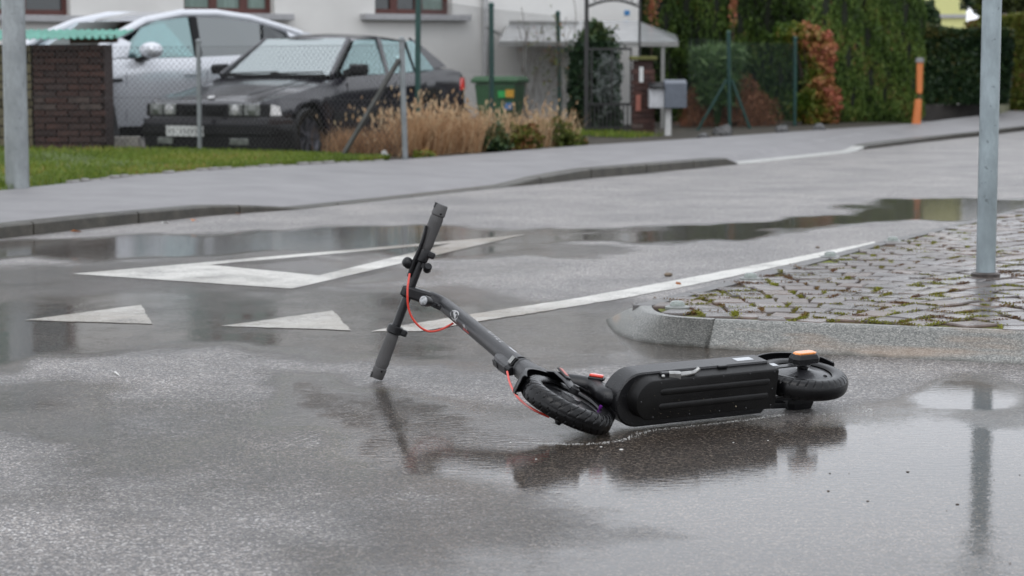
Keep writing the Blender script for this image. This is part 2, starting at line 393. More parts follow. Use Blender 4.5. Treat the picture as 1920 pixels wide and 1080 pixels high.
# lawn, raised a little behind the pavement
lawn_front = [Vector((p.x, p.y, .10)) for p in bk[:6]]
lawn_back = [P(-420, 268, .12), P(0, 276, .12), P(240, 278, .12), P(400, 282, .12), P(560, 287, .12), P(730, 296, .12)]
mb = MB(); n_ = 24
lf = resample(lawn_front, .3); lb = resample(lawn_back, .3)
lf = [lf[int(i*(len(lf)-1)/n_)] for i in range(n_+1)]; lb = [lb[int(i*(len(lb)-1)/n_)] for i in range(n_+1)]
vs = []; NL = 8
for a, b_ in zip(lf, lb):
    for j in range(NL+2):
        t = min(1, j/(NL-1)); p = a.lerp(b_, t)
        if j == 0: p.z = .09
        elif j >= NL: p = b_ + (b_-a).normalized()*.25*(j-NL+1); p.z = .03 if j == NL else -.12
        else: p.z = .115+.015*math.sin(p.x*3+p.y*2)
        vs.append(p)
nn = NL+2
mb.add(vs, [(i*nn+j, i*nn+j+1, (i+1)*nn+j+1, (i+1)*nn+j) for i in range(n_) for j in range(nn-1)])
lawn = mb.build('lawn', M['turf'], smooth=60); lawn['kind'] = 'structure'
# small pale edging stones along the lawn
edge = thing('lawn_edging', lf[0], None, None); edge['kind'] = 'structure'
M['edging'] = simple('pale_edging_stone', (.20, .19, .18), .5, var=.2, scale=20, bump=.4)
el = resample([Vector((p.x, p.y, .10)) for p in bk[1:6]], .16); st = MB(); st.box((0, 0, 0), (.145, .06, .035)); eme = None
for i in range(6, len(el)-1):
    t = el[i+1]-el[i]; ang = math.atan2(t.y, t.x)
    if eme is None:
        o = st.build('edging_stone', M['edging'], edge, local=True, bevel=.012, seg=1); eme = o.data; o.location = (el[i]+t*.5)-Vector(edge.location); o.rotation_euler = (0, 0, ang)
    else:
        o = part_at('edging_stone', eme, edge, el[i]+t*.5+Vector((0, 0, random.uniform(-.012, .006))), (random.uniform(-.06, .06), 0, ang+random.uniform(-.06, .06)), (random.uniform(.85, 1), 1, 1))
        b = o.modifiers.new('bevel', 'BEVEL'); b.width = .012; b.segments = 1

def scatter(name, centers, size, m, tint, mode='leaf', up=.3, aspect=1.6, parent=None, lean=None):
    """one small two-triangle leaf per centre; tint is the leaf's own colour value"""
    n = len(centers); c = np.asarray(centers, float); sz = size*rng.uniform(.6, 1.3, n)
    if parent is not None: c = c-np.array(root_loc(parent))
    if mode == 'blade':
        a = rng.uniform(0, 2*PI, n); dx = np.stack([np.cos(a), np.sin(a), np.zeros(n)], 1)
        ln_ = rng.normal(0, .35 if aspect < 20 else .16, (n, 3)); ln_[:, 2] = 1
        if lean is not None: ln_ += lean
        ln_ /= np.linalg.norm(ln_, axis=1, keepdims=True)
        wv = (sz/aspect)[:, None]*dx*.5; hv = sz[:, None]*ln_
        bend = rng.normal(0, .25, (n, 3))*sz[:, None]; bend[:, 2] = -np.abs(bend[:, 2])*.4
        v = np.stack([c-wv, c+wv, c+hv*.55+wv*.8+bend*.1, c+hv*.55-wv*.8+bend*.1, c+hv+bend], 1).reshape(-1, 3); k = 5
        i = np.arange(n)[:, None]*5; f4 = (i+[0, 1, 2, 3]).tolist(); f3 = (i+[3, 2, 4]).tolist(); faces = f4+f3
    else:
        d = rng.normal(0, 1, (n, 3)); d[:, 2] *= 1; d /= np.linalg.norm(d, axis=1, keepdims=True); 
        if mode == 'hang': d = d*.45+np.array([0, 0, -1.]); d /= np.linalg.norm(d, axis=1, keepdims=True)
        if mode == 'rise': d = d*.5+np.array([0, 0, 1.]); d /= np.linalg.norm(d, axis=1, keepdims=True)
        r = rng.normal(0, 1, (n, 3)); s_ = np.cross(d, r); s_ /= np.linalg.norm(s_, axis=1, keepdims=True)
        hv = d*(sz*.5)[:, None]; wv = s_*(sz*.5/aspect)[:, None]
        v = np.stack([c-hv, c+wv, c+hv, c-wv], 1).reshape(-1, 3); k = 4
        faces = (np.arange(n)[:, None]*4+[0, 1, 2, 3]).tolist()
    me = bpy.data.meshes.new(name); me.from_pydata(v.tolist(), [], faces); me.materials.append(m)
    a = me.attributes.new('tint', 'FLOAT', 'POINT'); a.data.foreach_set('value', np.repeat(np.clip(tint, 0, 1), k).astype(np.float32))
    o = bpy.data.objects.new(name, me); C.objects.link(o)
    if parent is not None: o.parent = parent
    return o
M['grass'] = leafmat('grass_blades', [(0, (.07, .10, .014)), (.5, (.13, .20, .022)), (.8, (.22, .24, .04)), (1, (.30, .19, .07))], .5, .25)
nG = 52000
u = rng.uniform(0, 1, nG); t = rng.uniform(0, 1.02, nG)**1.0
LF = np.array([list(p) for p in lf]); LB = np.array([list(p) for p in lb]); ui = u*n_; i0 = np.minimum(ui.astype(int), n_-1); fr_ = (ui-i0)[:, None]
pf = LF[i0]*(1-fr_)+LF[i0+1]*fr_; pb = LB[i0]*(1-fr_)+LB[i0+1]*fr_; pg = pf*(1-t[:, None])+pb*t[:, None]; pg[:, 2] = .10
tn = .45+.25*np.sin(pg[:, 0]*2.1+1)*np.cos(pg[:, 1]*1.3)+rng.normal(0, .2, nG)
tn += np.where((t < .25) & (np.sin(pg[:, 0]*4)+np.sin(pg[:, 1]*2.3) > .7), .4, 0)
tag(scatter('grass', pg, .055, M['grass'], tn, 'blade', aspect=7), 'short wet green lawn grass behind the pavement at left', 'grass', kind='stuff')

# yard behind the fences, beds on the right
def flat(name, pts, z, m, **k):
    mb = MB(); mb.add([Vector((p.x, p.y, z)) for p in pts], [tuple(range(len(pts)))]); return tag(mb.build(name, m), kind='structure')
flat('yard', [P(-520, 345), P(720, 302), Vector((1.2, 28.2, 0)), Vector((3, 36, 0)), Vector((-18, 40, 0)), Vector((-18, 14, 0))], -.085, M['yard'])
bed = [p for p in (P(720, 301, .1), P(830, 293, .1), P(900, 288, .1), P(1100, 272, .1), P(1250, 263, .1), P(1500, 246, .1), P(1725, 231, .1))]
mb = MB(); vs = []
for p in bed: vs += [Vector((p.x, p.y, .075)), Vector((p.x-.25, p.y+.5, .10)), Vector((p.x-1.2, p.y+2.4, .06)), Vector((p.x-3.2, p.y+8, .0))]
mb.add(vs, [(i*4+j, i*4+j+1, i*4+j+5, i*4+j+4) for i in range(len(bed)-1) for j in range(3)])
mb.build('planting_bed', M['soil'], smooth=60)['kind'] = 'structure'
gp = []
for _ in range(3500):
    k = 4; p = bed[k].lerp(bed[k+1], random.random()*.25-.03) if k < 6 else bed[k]
    dd = (.9+random.random()*6) if k > 3 else random.random()*.5
    gp.append((p.x-dd*.4, p.y+dd*.9+.1, .09))
gp = np.array(gp); tag(scatter('grass', gp, .07, M['grass'], rng.normal(.45, .2, len(gp)), 'blade', aspect=7), 'green grass in the garden behind the mailbox', 'grass', kind='stuff')

# ------------------------------------------------------------------ traffic island
IZ = .10
kt = [P(*q, IZ) for q in [(1203, 573), (1206, 579), (1215, 585), (1238, 591), (1275, 595), (1335, 599)]]        # nose, top edge
kbs = [P(*q, 0) for q in [(1136, 600), (1143, 614), (1160, 628), (1196, 639), (1245, 646), (1320, 652)]]
M['granite'] = None
def granite():
    m, ns, ln, b = mat('island_kerb_granite'); tc = N(ns, 'TexCoord'); co = tc.outputs['Object']
    v = N(ns, 'TexVoronoi', Scale=430.0); mp = N(ns, 'Mapping'); mp.inputs['Scale'].default_value = (.45, 1, 1.3); ln.new(co, mp.inputs[0]); ln.new(mp.outputs[0], v.inputs['Vector'])
    sp = N(ns, 'SeparateColor'); ln.new(v.outputs['Color'], sp.inputs[0])
    r = ramp(ns, [(0, (.085, .09, .086)), (.4, (.165, .17, .162)), (.8, (.265, .265, .25)), (1, (.40, .39, .365))]); ln.new(sp.outputs[0], r.inputs[0])
    n1 = N(ns, 'TexNoise', Scale=5.0, Detail=5.0); mp2 = N(ns, 'Mapping'); mp2.inputs['Scale'].default_value = (.35, .35, 3.2); ln.new(co, mp2.inputs[0]); ln.new(mp2.outputs[0], n1.inputs['Vector'])
    r2 = ramp(ns, [(.54, (0, 0, 0)), (.68, (1, 1, 1))]); ln.new(n1.outputs[0], r2.inputs[0])
    mx = N(ns, 'MixRGB'); ln.new(r2.outputs[0], mx.inputs[0]); ln.new(r.outputs[0], mx.inputs[1]); mx.inputs[2].default_value = (.34, .21, .12, 1)
    mxf = N(ns, 'Math', operation='MULTIPLY'); ln.new(r2.outputs[0], mxf.inputs[0]); mxf.inputs[1].default_value = .38; ln.new(mxf.outputs[0], mx.inputs[0])
    # algae and dirt stain along the foot of the stone
    sz = N(ns, 'SeparateXYZ'); ln.new(co, sz.inputs[0]); n3 = N(ns, 'TexNoise', Scale=14.0, Detail=4.0); ln.new(co, n3.inputs['Vector'])
    ma = N(ns, 'Math', operation='MULTIPLY_ADD'); ln.new(n3.outputs[0], ma.inputs[0]); ma.inputs[1].default_value = -.022; ln.new(sz.outputs['Z'], ma.inputs[2])
    mr = N(ns, 'MapRange'); ln.new(ma.outputs[0], mr.inputs[0]); mr.inputs[1].default_value = -.016; mr.inputs[2].default_value = .002; mr.inputs[3].default_value = 1; mr.inputs[4].default_value = 0
    mx2 = N(ns, 'MixRGB'); ln.new(mr.outputs[0], mx2.inputs[0]); ln.new(mx.outputs[0], mx2.inputs[1]); mx2.inputs[2].default_value = (.030, .028, .020, 1)
    ln.new(mx2.outputs[0], b.inputs['Base Color']); b.inputs['Roughness'].default_value = .38
    n2 = N(ns, 'TexNoise', Scale=180.0, Detail=3.0); ln.new(co, n2.inputs['Vector']); bp = N(ns, 'Bump', Strength=.5, Distance=.002); ln.new(n2.outputs[0], bp.inputs['Height']); ln.new(bp.outputs[0], b.inputs['Normal'])
    return m
M['granite'] = granite()
ikerb = thing('island_kerb', (kt[3].x, kt[3].y, 0), None, None); ikerb['kind'] = 'structure'
secs = []
def dens(l, n=4): return smoothp(l, n)
T_, B_ = dens(kt), dens(kbs); T2 = []
for i, p in enumerate(T_):
    a = T_[max(i-1, 0)]; b_ = T_[min(i+1, len(T_)-1)]; t = (b_-a).normalized(); T2.append(p + Vector((-t.y, t.x, 0))*.035)
for p, q, r_ in zip(T_, B_, T2):
    m1 = q.lerp(p, .55); m1.z += .008; m2 = q.lerp(p, .92); m2.z += .004
    secs.append([Vector((q.x, q.y, -.03)), q, q.lerp(p, .25)+Vector((0, 0, .004)), m1, m2, Vector((p.x, p.y, IZ)), Vector((r_.x, r_.y, IZ)), Vector((r_.x, r_.y, -.03))])
MB().loft(secs).build('kerb_nose_stone', M['granite'], ikerb, smooth=50)
# straight front kerb
a0 = P(1337, 599, IZ); b0 = P(1321, 652.5, 0)
a1 = P(1925, 621, IZ); b1 = P(1925, 684, 0)
dt = (a1-a0); L0 = dt.length; dt.normalize(); db = (b1-b0).normalized()
nrm = Vector((-dt.y, dt.x, 0)); pos = 0.0
for ln_s in (2.2, 1.3, 1.3):
    secs = []
    for q in (pos+.006, pos+ln_s-.006):
        pt = a0+dt*q; pbm = b0+db*q
        pts = [Vector((pbm.x, pbm.y, -.03)), pbm, pbm.lerp(pt, .93), pt+nrm*.006+Vector((0, 0, 0)), pt+nrm*.032, Vector((*(pt+nrm*.032).xy, -.03))]
        pts[2].z = IZ-.008; secs.append(pts)
    MB().loft(secs).build('kerb_stone', M['granite'], ikerb, smooth=30); pos += ln_s
endF = a0+dt*pos
# back kerb, nearly flush, pale
bkk = [P(*q, IZ) for q in [(1203, 573), (1212, 569), (1235, 563), (1300, 548), (1400, 523), (1520, 491), (1640, 459), (1750, 433), (1830, 414), (1925, 391), (2060, 362)]]
bkk = resample(bkk, .5); M['kerb_back'] = simple('worn_grey_back_kerb', (.12, .115, .112), .45, var=.25, scale=20, bump=.4)
for i in range(len(bkk)-1):
    a, b_ = bkk[i], bkk[i+1]; t = (b_-a).normalized(); n2 = Vector((-t.y, t.x, 0)); s_ = []
    for q in (a+t*.004, b_-t*.004):
        s_.append([q-n2*.03, q+n2*.035, Vector((*(q+n2*.05).xy, -.02)), Vector((*(q-n2*.03).xy, -.02))])
    MB().loft(s_).build('kerb_stone', M['kerb_back'], ikerb)
# joint bed of sand and moss under the setts
def jointmat():
    m, ns, ln, b = mat('mossy_joint_sand'); tc = N(ns, 'TexCoord')
    n1 = N(ns, 'TexNoise', Scale=7.0, Detail=6.0, Roughness=.7); ln.new(tc.outputs['Object'], n1.inputs['Vector'])
    r = ramp(ns, [(.36, (.03, .022, .014)), (.48, (.09, .05, .022)), (.55, (.10, .11, .018)), (.66, (.17, .19, .02))]); ln.new(n1.outputs[0], r.inputs[0]); ln.new(r.outputs[0], b.inputs['Base Color'])
    b.inputs['Roughness'].default_value = .9; n2 = N(ns, 'TexNoise', Scale=160.0); ln.new(tc.outputs['Object'], n2.inputs['Vector'])
    bp = N(ns, 'Bump', Strength=1.0, Distance=.006); ln.new(n2.outputs[0], bp.inputs['Height']); ln.new(bp.outputs[0], b.inputs['Normal']); return m
M['joint'] = jointmat()
isl_poly = [p+Vector((.02, .02, 0)) for p in T2] + [a0+nrm*.03, endF+nrm*.03, endF+Vector((2.0, 7.0, 0))] + [p+Vector((.0, -.03, 0)) for p in reversed(bkk)]
isl_xy = [(p.x, p.y) for p in isl_poly]
bm = bmesh.new(); f = bm.faces.new([bm.verts.new((x, y, IZ-.006)) for x, y in isl_xy]); bmesh.ops.triangulate(bm, faces=bm.faces)
bm.normal_update()
for f in bm.faces:
    if f.normal.z < 0: f.normal_flip()
me = bpy.data.meshes.new('island'); bm.to_mesh(me); bm.free(); me.materials.append(M['joint'])
island = bpy.data.objects.new('traffic_island', me); C.objects.link(island); island['kind'] = 'structure'
def settmat():
    m, ns, ln, b = mat('wet_porphyry_sett'); tc = N(ns, 'TexCoord'); oi = N(ns, 'ObjectInfo'); at = N(ns, 'Attribute'); at.attribute_name = 'tint'
    md = N(ns, 'Math', operation='ADD'); ln.new(oi.outputs['Random'], md.inputs[0]); ln.new(at.outputs['Fac'], md.inputs[1])
    fr = N(ns, 'Math', operation='FRACT'); ln.new(md.outputs[0], fr.inputs[0])
    r = ramp(ns, [(0, (.082, .064, .056)), (.3, (.112, .090, .082)), (.55, (.10, .086, .083)), (.8, (.145, .10, .078)), (1, (.09, .078, .074))]); ln.new(fr.outputs[0], r.inputs[0])
    geo = N(ns, 'NewGeometry'); n1 = N(ns, 'TexNoise', Scale=30.0, Detail=5.0, Roughness=.7); ln.new(geo.outputs['Position'], n1.inputs['Vector'])
    r2 = ramp(ns, [(.3, (.6, .6, .6)), (.7, (1.3, 1.3, 1.3))]); ln.new(n1.outputs[0], r2.inputs[0])
    mx = N(ns, 'MixRGB', blend_type='MULTIPLY'); mx.inputs[0].default_value = 1; ln.new(r.outputs[0], mx.inputs[1]); ln.new(r2.outputs[0], mx.inputs[2]); ln.new(mx.outputs[0], b.inputs['Base Color'])
    n3 = N(ns, 'TexNoise', Scale=2.5, Detail=4.0); ln.new(geo.outputs['Position'], n3.inputs['Vector'])
    mr = N(ns, 'MapRange'); ln.new(n3.outputs[0], mr.inputs[0]); mr.inputs[1].default_value = .35; mr.inputs[2].default_value = .65; mr.inputs[3].default_value = .12; mr.inputs[4].default_value = .38
    ln.new(mr.outputs[0], b.inputs['Roughness'])
    n2 = N(ns, 'TexNoise', Scale=60.0, Detail=5.0); ln.new(geo.outputs['Position'], n2.inputs['Vector']); bp = N(ns, 'Bump', Strength=.35, Distance=.004); ln.new(n2.outputs[0], bp.inputs['Height']); ln.new(bp.outputs[0], b.inputs['Normal'])
    return m
M['sett'] = settmat()
def sett_geo(rnd):
    # irregular block: top ring inset, shoulder, foot
    hw, hl = .0545, .0695
    cs = [(-hw, -hl), (0, -hl), (hw, -hl), (hw, 0), (hw, hl), (0, hl), (-hw, hl), (-hw, 0)]
    cs = [(x+rnd.uniform(-.0055, .0055), y+rnd.uniform(-.006, .006)) for x, y in cs]
    tz = [rnd.uniform(-.001, .0015) for _ in cs]
    vs = [(x*.93, y*.94, .003+z) for (x, y), z in zip(cs, tz)] + [(x, y, -.002+z) for (x, y), z in zip(cs, tz)] + [(x, y, -.03) for x, y in cs] + [(0, 0, .0045)]
    n = 8; fs = [(i, (i+1) % n, 24) for i in range(n)] + [(n+i, n+(i+1) % n, (i+1) % n, i) for i in range(n)] + [(2*n+i, 2*n+(i+1) % n, n+(i+1) % n, n+i) for i in range(n)]
    return vs, fs
variants = []
rs = random.Random(3)
for k in range(30):
    vs, fs = sett_geo(rs); me = bpy.data.meshes.new('sett'); me.from_pydata(vs, [], fs); me.materials.append(M['sett']); variants.append((me, vs, fs))
places = []
lane = 1.15; Rr = .80; axd = Vector((dt.x, dt.y, 0)); axn = Vector((-dt.y, dt.x, 0)); O_ = a0
nrow = 0
for li in range(-3, 6):
    for row in range(-8, 52):
        k = -5
        for k in range(-5, 5):
            uu = (k+.5)*lane/10 + (0.028 if row % 2 else -.028)
            arc = math.sqrt(max(0, Rr*Rr-uu*uu))-Rr*.75
            v = row*.150+arc; p = O_+axd*(li*lane+uu+.3)+axn*v
            sl = -uu/math.sqrt(Rr*Rr-uu*uu)
            ca_, sa_ = math.cos(math.atan2(axd.y, axd.x)+math.atan(sl)*.9), math.sin(math.atan2(axd.y, axd.x)+math.atan(sl)*.9)
            if not all(inside(p.x+ca_*e_-sa_*g_, p.y+sa_*e_+ca_*g_, isl_xy) for e_ in (-.034, .034) for g_ in (-.040, .040)): continue
            if abs(p.x)/p.y > .36: continue
            places.append((p.x+rs.uniform(-.006, .006), p.y+rs.uniform(-.006, .006), math.atan2(axd.y, axd.x)+math.atan(sl)*.9+rs.uniform(-.07, .07), math.cos(math.atan(sl))))
stud_px = [(1270, 577), (1407, 523), (1557, 482), (1674, 453)]
stud_pos = [P(a, b, IZ) for a, b in stud_px]
places = [q for q in places if all((q[0]-s.x)**2+(q[1]-s.y)**2 > .006 for s in stud_pos)]
gx = O_.x-.6
while gx < 2.2:                                   # small setts fill what the arcs leave open towards the nose and the kerbs
    gy = O_.y-.3
    while gy < O_.y+3.2:
        if abs(gx)/gy < .262 and all((gx-q[0])**2+(gy-q[1])**2 > .0118 for q in places) and all((gx-s.x)**2+(gy-s.y)**2 > .0052 for s in stud_pos) \
           and all(inside(gx+e_, gy+g_, isl_xy) for e_ in (-.036, .036) for g_ in (-.036, .036)):
            places.append((gx, gy, math.atan2(axd.y, axd.x)+rs.uniform(-.3, .3), .35))
        gy += .021
    gx += .021
places.sort(key=lambda q: q[0]**2*.3+q[1]**2)
print('setts', len(places))
rest = MB(); tints = []
for n, (x, y, a, csl) in enumerate(places):
    me, vs, fs = rs.choice(variants); sx = rs.uniform(.93, 1.08)*(1 if csl != .35 else .84); sy = rs.uniform(.93, 1.08)*(.75+.25*csl)
    tx, ty = rs.gauss(0, .009), rs.gauss(0, .009); dz = rs.uniform(-.002, .002)
    if n < 300:
        part_at('sett', me, island, (x, y, IZ+dz), (tx, ty, a), (sx, sy, 1))
    else:
        Mx = Matrix.Rotation(a, 3, 'Z') @ Matrix.Rotation(ty, 3, 'Y') @ Matrix.Rotation(tx, 3, 'X')
        rest.add([Mx @ Vector((v[0]*sx, v[1]*sy, v[2]))+Vector((x, y, IZ+dz)) for v in vs], fs); tints += [rs.random()]*len(vs)
if rest.v:
    o = rest.build('setts', M['sett'], island, recalc=False); o['kind'] = 'stuff'
    a = o.data.attributes.new('tint', 'FLOAT', 'POINT'); a.data.foreach_set('value', np.array(tints, np.float32))
# moss and litter tufts in the joints
M['moss'] = leafmat('moss', [(0, (.09, .035, .018)), (.3, (.17, .10, .03)), (.5, (.13, .12, .02)), (1, (.21, .22, .02))], .8, .1)
mp_ = []; mt = []
for n in range(620):
    q = places[int(rs.random()**1.6*(len(places)-1))]; side = rs.choice([(1, 0), (-1, 0), (0, 1), (0, -1)]); c_, s_ = math.cos(q[2]), math.sin(q[2])
    cx = q[0]+c_*side[0]*.056-s_*side[1]*.074; cy = q[1]+s_*side[0]*.056+c_*side[1]*.074
    if not inside(cx, cy, isl_xy): continue
    tt = rs.choice([.1, .25, .5, .7, .8, .9]); m_ = rs.randint(30, 150); al = rs.uniform(.01, .05)
    for _ in range(m_):
        e = rs.gauss(0, al); g_ = rs.gauss(0, .006)
        dx, dy = (g_, e) if side[0] else (e, g_)
        mp_.append((cx+c_*dx-s_*dy, cy+s_*dx+c_*dy, IZ-.002+rs.uniform(0, .010))); mt.append(tt+rs.gauss(0, .1))
tag(scatter('moss', np.array(mp_), .0072, M['moss'], np.array(mt), 'leaf'), 'green and rusty moss growing in the joints of the island setts', 'moss', kind='stuff')
# glass stud reflectors
M['studglass'] = simple('greenish_glass', (.22, .25, .23), .08, var=.4, scale=60, coat=.3)
M['studring'] = simple('pale_stud_ring', (.20, .21, .20), .35, var=.2, scale=50)
slab = ['round glass road stud at the nose of the island', 'second glass road stud from the island nose beside the white line', 'third glass road stud from the island nose, beyond the mossy setts', 'farthest glass road stud along the island edge']
for p, l in zip(stud_pos, slab):
    t = thing('glass_road_stud', (p.x, p.y, IZ), l, 'road stud', 'glass studs along the island edge')
    MB().lathe([(.044, -.02), (.044, .004), (.034, .008), (.028, .008)], p, (0, 0, 1)).build('base_ring', M['studring'], t, smooth=40)
    MB().lathe([(.027, .005), (.027, .014), (.024, .021), (.016, .025), (.005, .026)], p, (0, 0, 1)).build('glass_dome', M['studglass'], t, smooth=50)
# pebbles and litter
M['pebble'] = simple('brown_pebble', (.16, .12, .08), .5, var=.3, scale=60)
M['leaf_orange'] = simple('fallen_leaf_orange', (.42, .15, .04), .5, var=.3, scale=60)
M['leaf_dark'] = simple('fallen_leaf_dark', (.05, .03, .02), .5, var=.3, scale=60)
M['white_bit'] = simple('white_bit', (.6, .6, .58), .4)
for (px, py, r_, l) in [(1253, 518, .016, 'brown pebble on the road just above the white line'), (1533, 465, .009, 'tiny dark pebble on the road right of the brown pebble')]:
    p = P(px, py); o = MB().ball((p.x, p.y, r_*.5), r_, 7, sq=(1.3, 1, .6)).build('pebble', M['pebble'], smooth=60); tag(o, l, 'pebble')
def leaf(px, py, sz, mm, label, z=0.):
    p = P(px, py, z); mb = MB(); a = random.uniform(0, 6); d = Vector((math.cos(a), math.sin(a), 0))*sz; s = Vector((-d.y, d.x, 0))*.45
    q = Vector((p.x, p.y, z+.006))
    mb.add([q-d, q-d*.3+s+Vector((0, 0, .01)), q+d*.4+s*.8+Vector((0, 0, .012)), q+d+Vector((0, 0, .004)), q+d*.4-s*.8+Vector((0, 0, .014)), q-d*.3-s+Vector((0, 0, .006)), q+Vector((0, 0, .0))], [(6, 0, 1), (6, 1, 2), (6, 2, 3), (6, 3, 4), (6, 4, 5), (6, 5, 0)])
    tag(mb.build('fallen_leaf', mm), label, 'leaf')
leaf(143, 437, .035, M['leaf_orange'], 'orange fallen leaf at the foot of the far kerb, leftmost')
leaf(363, 416, .035, M['leaf_orange'], 'orange fallen leaf at the far kerb, left of centre')
leaf(447, 403, .04, M['leaf_orange'], 'larger orange fallen leaf where the far kerb dips')
leaf(310, 421, .03, M['white_bit'], 'pale fallen leaf between the two orange leaves at the kerb')
leaf(217, 708, .016, M['white_bit'], 'white fallen leaf on wet asphalt left of the handlebar')
leaf(1272, 536, .016, M['leaf_orange'], 'small orange leaf on the white edge line')
bits = MB(); rb = random.Random(5)
for px, py, s in [(1702, 885, 7), (1627, 940, 6), (1553, 921, 6), (1795, 946, 7), (1556, 888, 5), (1912, 891, 4), (1864, 900, 3), (1894, 1057, 4), (158, 796, 4), (1592, 888, 3), (303, 791, 3), (1622, 919, 2), (1775, 958, 3), (20, 1012, 4), (1005, 858, 4)]:
    p = P(px, py); bits.ball((p.x, p.y, .001), s/720*.32, 5, sq=(1.4, 1, .4))
tag(bits.build('debris', M['leaf_dark'], smooth=60), 'dark specks of grit and leaf bits lying in the puddle film', 'debris', kind='stuff')
bits = MB()
for px, py, s in [(1165, 843, 5), (1127, 838, 3.5), (1005, 861, 3), (1440, 826, 2.5), (1375, 830, 2.5), (957, 830, 2.5)]:
    p = P(px, py); bits.ball((p.x, p.y, 0), s/700*.6, 6, sq=(1.2, 1, .5))
tag(bits.build('rain_bubbles', M['white_bit'], smooth=60), 'tiny white rain bubbles floating on the puddle by the scooter', 'bubbles', kind='stuff')
# ================================================================== ELECTRIC SCOOTER lying on its side
V = Vector
M['frame_paint'] = simple('matt_black_frame_paint', (.009, .009, .0105), .30, var=.2, scale=40, bump=.2, bscale=500, drops=170, spec=.40, coat=.08)
M['deck_paint'] = simple('satin_black_deck_paint', (.010, .010, .011), .30, var=.3, scale=25, bump=.08, bscale=600, spec=.5, drops=130)
M['cover'] = simple('black_battery_cover', (.008, .0078, .0078), .42, var=.35, scale=30, bump=.2, bscale=400, spec=.26)
M['rubber'] = simple('black_tyre_rubber', (.004, .004, .0045), .26, var=.3, scale=40, bump=.1, bscale=300, spec=.33)
M['hub'] = simple('dark_motor_hub', (.017, .017, .019), .28, var=.3, scale=50, bump=.2, bscale=300, drops=110, coat=.3)
M['grip'] = simple('grey_rubber_grip', (.070, .068, .068), .55, var=.1, scale=60, bump=.3, bscale=500, streak=(1, 1, .2))
M['black_plastic'] = simple('black_plastic', (.007, .007, .008), .34, var=.2, scale=60, drops=150, spec=.36)
M['steel'] = simple('kickstand_steel', (.35, .35, .34), .32, metal=.9, var=.2, scale=90)
M['red_cable'] = simple('red_cable', (.62, .035, .015), .3, var=.1, scale=60, coat=.4)
M['red_reflector'] = simple('red_reflector', (.75, .05, .02), .2, var=.15, scale=300, coat=1)
M['orange_lens'] = simple('orange_indicator_lens', (.80, .24, .03), .2, var=.35, scale=220, coat=1)
M['white_print'] = simple('white_print', (.45, .45, .45), .4, var=.05)
M['red_print'] = simple('red_print', (.5, .06, .06), .4)
M['sticker'] = simple('white_paper_sticker', (.50, .52, .54), .4, var=.15, scale=300)
M['lamp_glass'] = simple('headlight_glass', (.30, .31, .32), .08, var=.5, scale=120, coat=1)
M['purple'] = simple('purple_valve_cap', (.22, .03, .35), .25, metal=.6)
Wc = P(1063, 759, .078)
Rw = P(1502, 711, .083)
f0 = (Wc-Rw); f0.z = 0; f0.normalize()
perp = V((f0.y, -f0.x, 0));  perp = -perp if perp.y > 0 else perp
Lx = (perp*.17+V((0, 0, .985))).normalized(); Ux = f0.cross(Lx); Ux = -Ux if Ux.y < 0 else Ux
def F(a, b, c): return Rw + f0*a + Lx*b + Ux*c
Bp = P(828, 567, .24); sx_ = (Bp-Wc).normalized(); SL = (Bp-Wc).length
H0 = P(706, 709, .010); Cc = P(767, 547, .273); hb = (Cc-H0).normalized(); HL = (Cc-H0).length*2
scooter = thing('electric_scooter', (F(.4, 0, 0).x, F(.4, 0, 0).y, 0), 'black electric scooter with red cables lying on its side in a puddle', 'electric scooter')
S = scooter
# deck shell
def deck_outline(hw, a0, aF, cut, n=14, cb=0.0):
    pts = [(a0, cb-hw+cut), (a0+cut, cb-hw)]
    pts += [(aF+hw*math.sin(PI*i/n), cb-hw*math.cos(PI*i/n)) for i in range(n+1)]
    pts += [(a0+cut, cb+hw), (a0, cb+hw-cut)]
    return pts
mb = MB(); secs = []
for c_, dl in ((-.035, -.004), (-.031, 0), (.028, 0), (.034, -.004)):
    secs.append([F(a, b, c_) for a, b in deck_outline(.075+dl, .135-dl, .578, .022)])
mb.loft(secs); deck = mb.build('deck', M['deck_paint'], S, smooth=30)
mb = MB(); mb.loft([[F(a, b, c_) for a, b in deck_outline(.062+dl, .19, .585, .015)] for c_, dl in ((.034, 0), (.038, 0), (.040, -.004))])
mb.build('deck_mat', M['rubber'], S, smooth=30)
# raised lip, then battery cover
mb = MB(); mb.loft([[F(a, b, c_) for a, b in deck_outline(.0555+dl, .150, .562, .002, cb=.010)] for c_, dl in ((-.033, .003), (-.040, .001), (-.070, 0), (-.0745, -.0015), (-.076, -.005))])
cov = mb.build('battery_cover', M['cover'], S, smooth=25)
def capsule(a0, a1, b0, hw, n=8):
    return [(a1+hw*math.sin(PI*i/n), b0-hw*math.cos(PI*i/n)) for i in range(n+1)] + [(a0-hw*math.sin(PI*i/n), b0+hw*math.cos(PI*i/n)) for i in range(n+1)]
for b0 in (.031, -.009):
    mb = MB(); mb.loft([[F(a, b, c_) for a, b in capsule(.185, .535, b0, .0075-dl)] for c_, dl in ((-.075, -.002), (-.0778, 0), (-.0790, .003))]); mb.build('rib', M['cover'], cov, smooth=45)
mb = MB()
for a, b in [(.165, .058), (.165, -.037), (.25, .059), (.25, -.038), (.34, .059), (.34, -.038), (.44, .059), (.44, -.038), (.545, .057), (.56, -.036), (.604, .010), (.166, .010)]:
    mb.lathe([(.0028, 0), (.0026, .0012), (.0015, .0018)], F(a, b, -.0758), -Ux, n=8)
mb.build('screws', M['hub'], cov, smooth=40)['kind'] = 'stuff'
